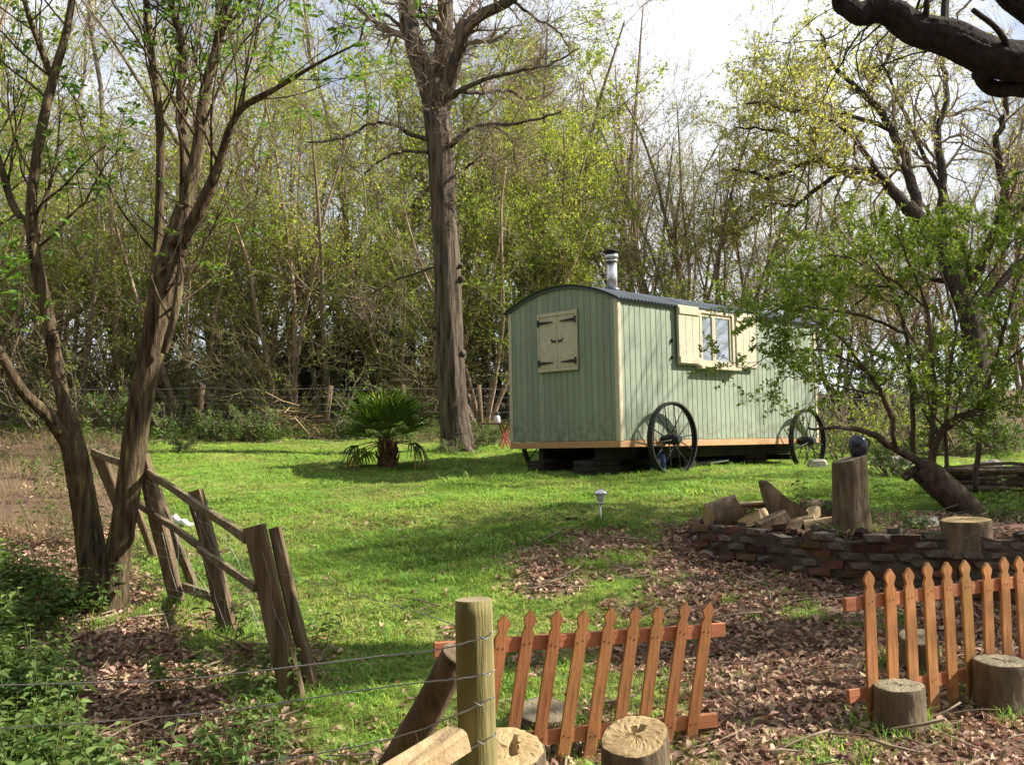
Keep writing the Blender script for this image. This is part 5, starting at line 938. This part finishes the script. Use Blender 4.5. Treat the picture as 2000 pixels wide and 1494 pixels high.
SL = [(580, 24.6, 'dark', 1.1, 'dark evergreen shrub behind the brush pile'), (660, 25, 'dark', 1.2, 'dark evergreen shrub behind the palm'), (740, 24.8, 'dark', 1.2, 'dark evergreen shrub between the palm and the oak trunk'), (810, 25.2, 'dark', 1.15, 'dark evergreen shrub just left of the oak trunk'), (960, 25, 'dark', 1.1, 'dark evergreen shrub between the oak trunk and the hut'), (360, 25.5, 'green', 1.4, 'green shrub in the wood behind the forked tree'), (60, 25, 'green', 1.4, 'green shrub in the wood at far left'), (-60, 25, 'dark', 1.2, 'dark evergreen shrub at the left picture edge'),
      (310, 21.6, 'sapling', 1.0, 'bright sapling right of the forked tree by the fence post'), (555, 21.9, 'green', 1.0, 'bright green shrub behind the brush pile'), (632, 20.6, 'sapling', .95, 'thin leafy sapling left of the palm'), (470, 22.2, 'green', .9, 'green shrub just right of the lone fence post'), (165, 21, 'green', 1.0, 'green bush at the lawn edge left of the forked tree'), (235, 20.7, 'low', 1.2, 'low green bush between the stems of the forked tree'), (90, 20.4, 'green', .9, 'green bush near the left picture edge'), (330, 20.6, 'low', 1.0, 'low green bush at the lawn edge beside the fence post'), (425, 20.5, 'low', .9, 'low green plant right of the lone fence post'), (500, 20.6, 'low', .85, 'low green plant in front of the brush pile'), (690, 20.8, 'low', .8, 'low green plant behind the palm'), (355, 18.3, 'low', .45, 'tiny leafy plant alone on the lawn'), (880, 17.9, 'low', .35, 'tuft of leaves at the foot of the oak trunk'), (960, 19.5, 'low', .55, 'low plant beside the folding table'), (930, 18.6, 'low', .4, 'small leafy plant right of the oak roots'),
      (1640, 19, 'green', .9, 'green bush beside the rear wheel of the hut'), (1700, 20, 'green', 1.1, 'green bush behind the tall stump'), (1790, 21, 'green', 1.1, 'green bush behind the leaning shrub'), (1870, 20.5, 'low', 1.3, 'low bush left of the far fence post'), (1960, 21, 'low', 1.2, 'low bush right of the far fence post'), (1740, 13.5, 'low', .6, 'low plant behind the tall stump on the grass'), (1720, 9.6, 'low', .25, 'broad green plant on the bank beside the tall stump'), (1785, 9.1, 'low', .2, 'bright green plant in front of the pale stone'), (1935, 9.3, 'low', .25, 'green plant behind the stump slice'), (1650, 24, 'dark', 1.0, 'dark evergreen shrub beyond the hut end'), (1760, 25, 'dark', 1.05, 'dark evergreen shrub beyond the tall stump'), (1860, 26, 'green', 1.5, 'green shrub beyond the leaning shrub'), (2000, 25, 'green', 1.4, 'green shrub at the right picture edge')]
for q in range(11):
    u0 = -90 + q * 92 + 17 * math.sin(q * 3.1); d = 22.4 + 2.8 * ((q * 5) % 7) / 6; tm, cm = SH['tangle']; x = ray(u0, 860)[0] * d; s = .8 + .45 * ((q * 3) % 5) / 4
    t_ = thing('bare_thicket', f'tangled brown bare thicket low behind the wire fence, {ORD[q]} from the left', 'shrub', (x, d, H(x, d) - .05), (0, 0, q * 2.3), 'thickets behind the wire fence'); t_.scale = (s * 1.15, s, s); link('trunk', tm, t_); link('crown', cm, t_)
for q in range(22):
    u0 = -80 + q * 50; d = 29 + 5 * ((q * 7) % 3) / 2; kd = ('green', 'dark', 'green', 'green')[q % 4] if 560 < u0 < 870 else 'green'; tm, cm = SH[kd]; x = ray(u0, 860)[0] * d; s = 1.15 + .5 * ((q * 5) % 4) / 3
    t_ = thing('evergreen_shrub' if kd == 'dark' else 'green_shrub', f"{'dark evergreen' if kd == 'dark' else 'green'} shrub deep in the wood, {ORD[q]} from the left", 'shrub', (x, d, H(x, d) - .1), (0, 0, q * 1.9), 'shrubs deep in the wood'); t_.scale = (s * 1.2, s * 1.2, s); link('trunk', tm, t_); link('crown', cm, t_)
for q, (x, d, s) in enumerate(((-11.5, 8.2, 3.0), (-9.5, 4.6, 3.0), (-8.5, 1.2, 3.0), (-6.2, -2.0, 3.0), (-3.0, -4.8, 3.2), (-.4, -5.5, 3.2), (2.4, -5.0, 3.0), (4.8, -5.6, 3.2), (-13.8, 11.8, 3.2), (-14, 5.5, 3.4), (-7, -5.5, 3.4))):  # enlarged dark shrubs added out of view to block sky light
    tm, cm = SH['dark']; t_ = thing('sky_block_evergreen', f'dark evergreen added out of view to block sky light, {ORD[q]} round from the lawn', 'tree', (x, d, H(x, d)), (0, 0, q * 1.3), 'added sky-blocking evergreens round the viewer'); t_.scale = (s, s, s); link('trunk', tm, t_); link('crown', cm, t_)
for (u0, d, kd, s, lb) in SL:
    tm, cm = SH[kd]; x = ray(u0, 860)[0] * d; t_ = thing({'dark': 'evergreen_shrub', 'green': 'green_shrub', 'low': 'leafy_plant', 'sapling': 'sapling'}[kd], lb, 'plant' if kd == 'low' else 'shrub', (x, d, H(x, d)), (0, 0, random.random() * 6.28)); t_.scale = (s, s, s); link('trunk', tm, t_); link('crown', cm, t_)
# --- palm
p = G(757, 913); palm = thing('fan_palm', 'small fan palm with drooping brown lower fronds on the lawn', 'palm', tuple(p)); a = Acc(); add_tube(a, [[0, 0, -.05], [0, 0, .05], [.0, 0, .2], [-.01, 0, .28], [-.01, 0, .38], [0, 0, .45]], [.15, .145, .125, .10, .09, .05], 16, m=3, rough=.10, seed=2); link('trunk', a.mesh('trunk', ['palm_fibre']), palm)
for q in range(26):
    az = q * 2.4; z0 = .08 + .28 * q / 26; c_, s_ = math.cos(az), math.sin(az); r0 = .15 - .09 * z0 / .5; a = Acc(); add_tube(a, [[c_ * r0, s_ * r0, z0], [c_ * (r0 + .035), s_ * (r0 + .035), z0 + .08], [c_ * (r0 + .05), s_ * (r0 + .05), z0 + .15]], [.025, .02, .006], 5); link('leaf_base', a.mesh('leaf_base', ['palm_dead' if q % 3 == 0 else 'palm_fibre']), palm)
def frond_mesh(matn, seed, fold=.35, droop=.25, nseg=19, R=.60, fan=2.6, pet=.38):
    rg = np.random.default_rng(seed); a = Acc(); add_tube(a, [[0, 0, 0], [pet * .5, 0, .03], [pet, 0, 0]], [.012, .009, .007], 5, m=3); c0 = np.array([pet, 0, 0])
    for q in range(nseg):
        t_ = -fan / 2 + fan * q / (nseg - 1); L_ = R * (.72 + .28 * math.cos(t_ * .9)) * rg.uniform(.92, 1.05); d = np.array([math.cos(t_), math.sin(t_), 0]); sdv = np.array([-math.sin(t_), math.cos(t_), 0]); wd = .23 * L_ * fan / nseg
        lift = fold * abs(math.sin(t_)) ; pts = [];
        for f_, w_ in ((.03, .15), (.3, 1.15), (.6, 1.0), (.85, .5), (1.0, .02)):
            c = c0 + d * L_ * f_ + np.array([0, 0, lift * L_ * f_ - droop * L_ * max(0, f_ - .35) ** 2 * 1.6 * rg.uniform(.7, 1.4)]); pts += [c - sdv * wd * w_ , c + np.array([0, 0, -.5 * wd * w_]), c + sdv * wd * w_]
        V = np.array(pts); f = []
        for k in range(4): f += [[k * 3, k * 3 + 1, k * 3 + 4, k * 3 + 3], [k * 3 + 1, k * 3 + 2, k * 3 + 5, k * 3 + 4]]
        a.add(V, f, 1, False)
    return a.mesh('frond', [matn, matn])
FG = [frond_mesh('palm_leaf', 1), frond_mesh('palm_leaf', 2, .45, .15), frond_mesh('palm_leaf', 3, .3, .4)]; FN = frond_mesh('palm_new', 4, .6, .0, 18, .52, 1.5, .26); FD = [frond_mesh('palm_leaf', 5, -.1, 1.6, 13, .36, 2.4, .46), frond_mesh('palm_dead', 6, -.2, 2.0, 11, .34, 2.2, .46)]
FR = [(FN, 120, 66), (FN, 30, 76), (FN, 200, 72), (FN, 330, 68)] + [(FG[q % 3], q * 137.5, 70 - q * 3.2) for q in range(21)] + [(FD[0], 165, -8), (FD[0], 205, -2), (FD[0], 145, -16), (FD[0], 335, 0), (FD[1], -14, -6), (FD[1], 188, -18)]
for (me_, az, el) in FR:
    o = link('frond', me_, palm); o.matrix_basis = Matrix.Translation((0, 0, .43 if el > 0 else .37)) @ Matrix.Rotation(math.radians(az + random.uniform(-8, 8)), 4, 'Z') @ Matrix.Rotation(-math.radians(el), 4, 'Y') @ Matrix.Rotation(random.uniform(-.3, .3), 4, 'X') @ Matrix.Scale(random.uniform(.88, 1.05), 4)
# --- brush pile behind the fence
p = G(540, 858); bp = thing('brush_pile', 'heap of dry cut branches at the lawn edge behind the wire fence', 'brush pile', (p[0], 21.6, H(p[0], 21.6))); rg = np.random.default_rng(71); n_ = 420; c0 = np.c_[rg.normal(0, .75, n_), rg.normal(0, .35, n_), np.zeros(n_)]; c0[:, 2] = np.abs(rg.normal(.0, .28, n_)) * np.exp(-(c0[:, 0] / 1.2) ** 2) + .03
d = unit(np.c_[rg.normal(0, 1, n_), rg.normal(0, .5, n_), rg.normal(.1, .25, n_)]); L_ = rg.uniform(.3, .9, n_)[:, None]; Pn = np.stack([c0 - d * L_ * .5, c0 + rg.normal(0, .03, (n_, 3)), c0 + d * L_ * .5], 1); Pn[..., 2] = np.maximum(Pn[..., 2], .01); Rn = np.repeat(rg.uniform(.005, .014, n_)[:, None], 3, 1) * [[1, .9, .5]]; a = Acc(); v, f = tubes(Pn, Rn, 4); a.add(v, f)
o = link('sticks', a.mesh('sticks', ['split_wood']), bp); o['kind'] = 'stuff'
# ------------------------------------------------------------------ ground cover
def pts_in(n, x0, x1, y0, y1, wfun, rg):
    x = rg.uniform(x0, x1, n); y = rg.uniform(y0, y1, n); k = rg.random(n) < wfun(x, y); x, y = x[k], y[k]; return np.c_[x, y, hgt(x, y)]
def infr(x, y, m=1.2): return (np.abs(x) < .53 * y + m).astype(float)
def off_hut(x, y):
    dx, dy = x - HA[0], y - HA[1]; u_ = dx * math.cos(YAW) + dy * math.sin(YAW); v_ = -dx * math.sin(YAW) + dy * math.cos(YAW); return 1 - .93 * ((u_ > .1) & (u_ < HL) & (v_ > .15) & (v_ < HW - .1))
def tuft(seed, n, h, wd, lean, m='grass_blade', rad=.03):
    rg = np.random.default_rng(seed); a = Acc()
    for q in range(n):
        az = rg.random() * 6.28; b0 = np.array([rg.normal(0, rad), rg.normal(0, rad), -.006]); d = np.array([math.cos(az), math.sin(az), 0]); sdv = np.array([-d[1], d[0], 0]); hh = h * rg.uniform(.5, 1.15); ln = lean * rg.uniform(.3, 1.3) * hh; w_ = wd * rg.uniform(.7, 1.2)
        p1 = b0 + d * ln * .3 + [0, 0, hh * .6]; p2 = b0 + d * ln + [0, 0, hh * (1 - .25 * lean)]
        a.add([b0 - sdv * w_, b0 + sdv * w_, p1 + sdv * w_ * .8, p1 - sdv * w_ * .8, p2], [[0, 1, 2], [0, 2, 3], [3, 2, 4]], 0, False)
    return a.mesh('grass_tuft', [m])
rg = np.random.default_rng(81); TUF = [tuft(q, 16, .045, .0030, 1.1) for q in range(5)]
def gw(x, y): return np.clip(1 - litter_w(x, y) * 1.08, .0, 1) * infr(x, y) * off_hut(x, y) * (.55 + .45 * sstep(.3, .6, fbm(x + 5, y, .5)))
g = [pts_in(60000, -7, 7, 5.0, 9, gw, rg), pts_in(80000, -8, 8, 9, 13, gw, rg), pts_in(120000, -12, 12, 13, 21.2, gw, rg), pts_in(16000, -1, 6, 4.6, 10.5, lambda x, y: green_patch(x, y) * infr(x, y), rg), pts_in(26000, 2, 14, 11, 23, lambda x, y: infr(x, y) * .8, rg)]
g = np.concatenate(g); mk = rg.random(len(g)) < .75 * sstep(.47, .6, fbm(g[:, 0] + 40, g[:, 1] * 1.6, 1.1)); gm_ = g[mk]; g = g[~mk]; n = len(gm_)
scatter('mossy_grass', [tuft(40 + q, 14, .030, .0034, 1.4, 'grass_moss') for q in range(4)], gm_, rg.uniform(.6, 1.3, n), np.c_[rg.normal(0, .2, n), rg.normal(0, .2, n), rg.uniform(0, 6.28, n)], 'yellowish mossy patches in the lawn')
n = len(g); scl = rg.uniform(.5, 1.25, n) * (.55 + .9 * fbm(g[:, 0], g[:, 1], .55)) * np.where(rg.random(n) < .03, 1.9, 1.0); scatter('lawn_grass', TUF, g, scl, np.c_[rg.normal(0, .15, n), rg.normal(0, .15, n), rg.uniform(0, 6.28, n)], 'short green lawn grass sloping up to the hut')
lg = []
for o in list(sc.objects):
    if o.parent is None and o.name.split('.')[0] in ('tree_stump', 'solar_lamp', 'post_and_wire_fence', 'forked_tree', 'oak_tree'):
        x, y = o.location.x, o.location.y; r_ = .05 if 'lamp' in o.name or 'post' in o.name else (.17 if 'stump' in o.name else .42)
        if o.location.z - H(x, y) < .2:
            for q in range(34 if r_ < .4 else 90): an = rg.random() * 6.28; rr = r_ + abs(rg.normal(0, .07)); lg.append([x + math.cos(an) * rr, y + math.sin(an) * rr])
for (hx, hy) in ((.93, -.19), (4.6, -.19), (.93, HW + .19)):
    for q in range(130): p_ = HM @ Vector((hx + rg.normal(0, .28), hy + rg.normal(0, .09), 0)); lg.append([p_.x, p_.y])
for q in range(500): p_ = HM @ Vector((rg.uniform(-.2, HL), rg.normal(-.1, .12), 0)); lg.append([p_.x, p_.y])
for (bx, by, _z) in (dA, dB, dC, dD):
    for q in range(50): lg.append([bx + rg.normal(0, .12), by + rg.normal(0, .1)])
lg = np.array(lg); n = len(lg); scatter('long_grass', [tuft(60 + q, 12, .115, .0026, .8) for q in range(4)], np.c_[lg, hgt(lg[:, 0], lg[:, 1])], rg.uniform(.5, 1.2, n), np.c_[rg.normal(0, .15, n), rg.normal(0, .15, n), rg.uniform(0, 6.28, n)], 'longer grass growing round posts, stumps and wheels')
def litter_mesh(seed):
    rg = np.random.default_rng(seed); a = Acc(); V = []; L_ = .075; k = [(0, .004), (.22, .013), (.4, .02), (.55, .014), (.72, .019), (.88, .011), (1, .002)]; bend = rg.uniform(-.5, .5); curl = rg.uniform(.3, 1.6)
    for t_, w_ in k:
        x = (t_ - .5) * L_; z = bend * .04 * (1 - (2 * t_ - 1) ** 2) + .006; V += [[x, -w_, z + curl * w_ * .7], [x, 0, z], [x, w_, z + curl * w_ * .7 * rg.uniform(.5, 1.3)]]
    f = []
    for q in range(6): f += [[q * 3, q * 3 + 1, q * 3 + 4, q * 3 + 3], [q * 3 + 1, q * 3 + 2, q * 3 + 5, q * 3 + 4]]
    a.add(V, f); return a.mesh('dead_leaf', ['litter_leaf'])
LIT = [litter_mesh(q) for q in range(8)]
def lw(x, y): return np.clip(litter_w(x, y), .03, 1) * infr(x, y, .6) * sstep(.15, .55, fbm(x - 8, y + 3, .4) + .12) * (1 - .6 * green_patch(x, y))
g = np.concatenate([pts_in(100000, -6, 7, 4.4, 11.2, lw, rg), pts_in(9000, -12, 12, 11.2, 22, lambda x, y: np.maximum(litter_w(x, y), .02) * infr(x, y), rg)]); n = len(g); g[:, 2] += rg.uniform(0, .018, n); scatter('leaf_litter', LIT, g, .28 + .78 * rg.random(n) ** 1.5, np.c_[rg.normal(0, .45, n), rg.normal(0, .45, n), rg.uniform(0, 6.28, n)], 'brown fallen leaves covering the bare ground')
def nettle(seed, h, m='leaf_nettle', pairs=6, lf=.06):
    rg = np.random.default_rng(seed); a = Acc(); top = np.array([rg.normal(0, .1) * h, rg.normal(0, .1) * h, h]); add_tube(a, [[0, 0, -.02], top * .5, top], [.003, .0025, .0015], 3)
    P_ = []; D_ = []
    for q in range(pairs):
        t_ = .25 + .75 * (q + .5) / pairs; az = q * 1.57 + rg.random()
        for s in (0, math.pi): P_.append(top * t_); D_.append([math.cos(az + s), math.sin(az + s), rg.uniform(-.3, .35)])
    P_ = np.array(P_); D_ = unit(np.array(D_)); m_ = len(P_); s = (lf * rg.uniform(.7, 1.3, m_))[:, None]; sdv = unit(np.cross(D_, [0, 0, 1.0])); q_ = np.cross(sdv, D_)
    V = np.stack([P_ + D_ * s * .15, P_ + D_ * s * .45 + sdv * s * .34 + q_ * s * .1, P_ + D_ * s * .8 + sdv * s * .2, P_ + D_ * s * 1.15 - q_ * s * .2, P_ + D_ * s * .8 - sdv * s * .2, P_ + D_ * s * .45 - sdv * s * .34 + q_ * s * .1], 1).reshape(-1, 3); k_ = np.arange(m_)[:, None] * 6; a.add(V, np.concatenate([k_ + [[0, 3, 2, 1]], k_ + [[0, 5, 4, 3]]]), 0, False)
    return a.mesh('weed', [m])
NET = [nettle(q, .22 + .05 * q) for q in range(4)]
def nw(x, y):
    u_ = x / y * FPX + 1000; n_ = fbm(x * 1.0, y, .8) - .5; a_ = sstep(-.1, .25, (-2.75 - .5 * (y - 6.5) - x) * .8 + n_ * 1.5) * sstep(9.2, 8.2, y + n_ * 2); b_ = sstep(.02, .16, fbm(x + 60, y + 9, .5) - .5) * (x < -1.2) * .25 * sstep(8, 7, y); return np.clip(a_ + b_, 0, 1) * infr(x, y, .6)
def edge(x, y): return sstep(19.8, 20.5, y + (fbm(x, y, 1.5) - .5) * 1.5) * sstep(24, 21, y) * (.25 + .75 * sstep(.4, .6, fbm(x + 4, y, 1.2))) * infr(x, y)
g = np.concatenate([pts_in(9000, -6, 0, 4.5, 9.8, nw, rg), pts_in(9000, -14, 14, 19, 24, edge, rg), pts_in(500, 2.2, 6, 8.3, 11.5, lambda x, y: .5 * sstep(.1, .2, fbm(x + 2, y, .6) - .45), rg), pts_in(4000, -9, -2.5, 9, 20, lambda x, y: litter_w(x, y) * .35 * sstep(.45, .6, fbm(x, y, 1.0)), rg)]); n = len(g)
scatter('undergrowth', NET, g, rg.uniform(.6, 1.3, n), np.c_[rg.normal(0, .2, n), rg.normal(0, .2, n), rg.uniform(0, 6.28, n)], 'green nettles and weeds on the woodland edge')
DRY = [tuft(20 + q, 9, .38, .0022, .9, 'grass_dry', .05) for q in range(3)]
def dw(x, y): return litter_w(x, y) * (x < np.interp(y, *_xl) - .25) * infr(x, y) * np.clip(sstep(7.5, 9.5, y), .04, 1) * sstep(.35, .6, fbm(x + 3, y - 2, .9))
g = np.concatenate([pts_in(9000, -11, -1, 5, 20.5, dw, rg), pts_in(3500, -13, 13, 20.3, 24, lambda x, y: infr(x, y) * .6, rg)]); n = len(g)
scatter('dry_grass', DRY, g, rg.uniform(.5, 1.2, n), np.c_[rg.normal(0, .3, n), rg.normal(0, .3, n), rg.uniform(0, 6.28, n)], 'pale dry grass stems left of the lawn and along the wood')
# fallen twigs on the ground
rg = np.random.default_rng(91); TW = []
for q in range(4):
    a = Acc(); n_ = 5; pts = np.cumsum(np.c_[np.full(n_, .07), rg.normal(0, .015, n_), rg.normal(0, .006, n_)], 0) - [.2, 0, 0]; pts[:, 2] += .01; add_tube(a, pts, [.005, .005, .004, .003, .002], 4); TW.append(a.mesh('twig', ['twig']))
g = np.concatenate([pts_in(1500, -6, 7, 4.6, 10.5, lambda x, y: litter_w(x, y) * infr(x, y), rg), pts_in(1500, -13, 13, 19.5, 24, lambda x, y: infr(x, y), rg)]); n = len(g); g[:, 2] += .015; scatter('fallen_twigs', TW, g, rg.uniform(.4, 1.8, n), np.c_[rg.normal(0, .1, n), rg.normal(0, .2, n), rg.uniform(0, 6.28, n)], 'small fallen twigs scattered over the leaf litter')
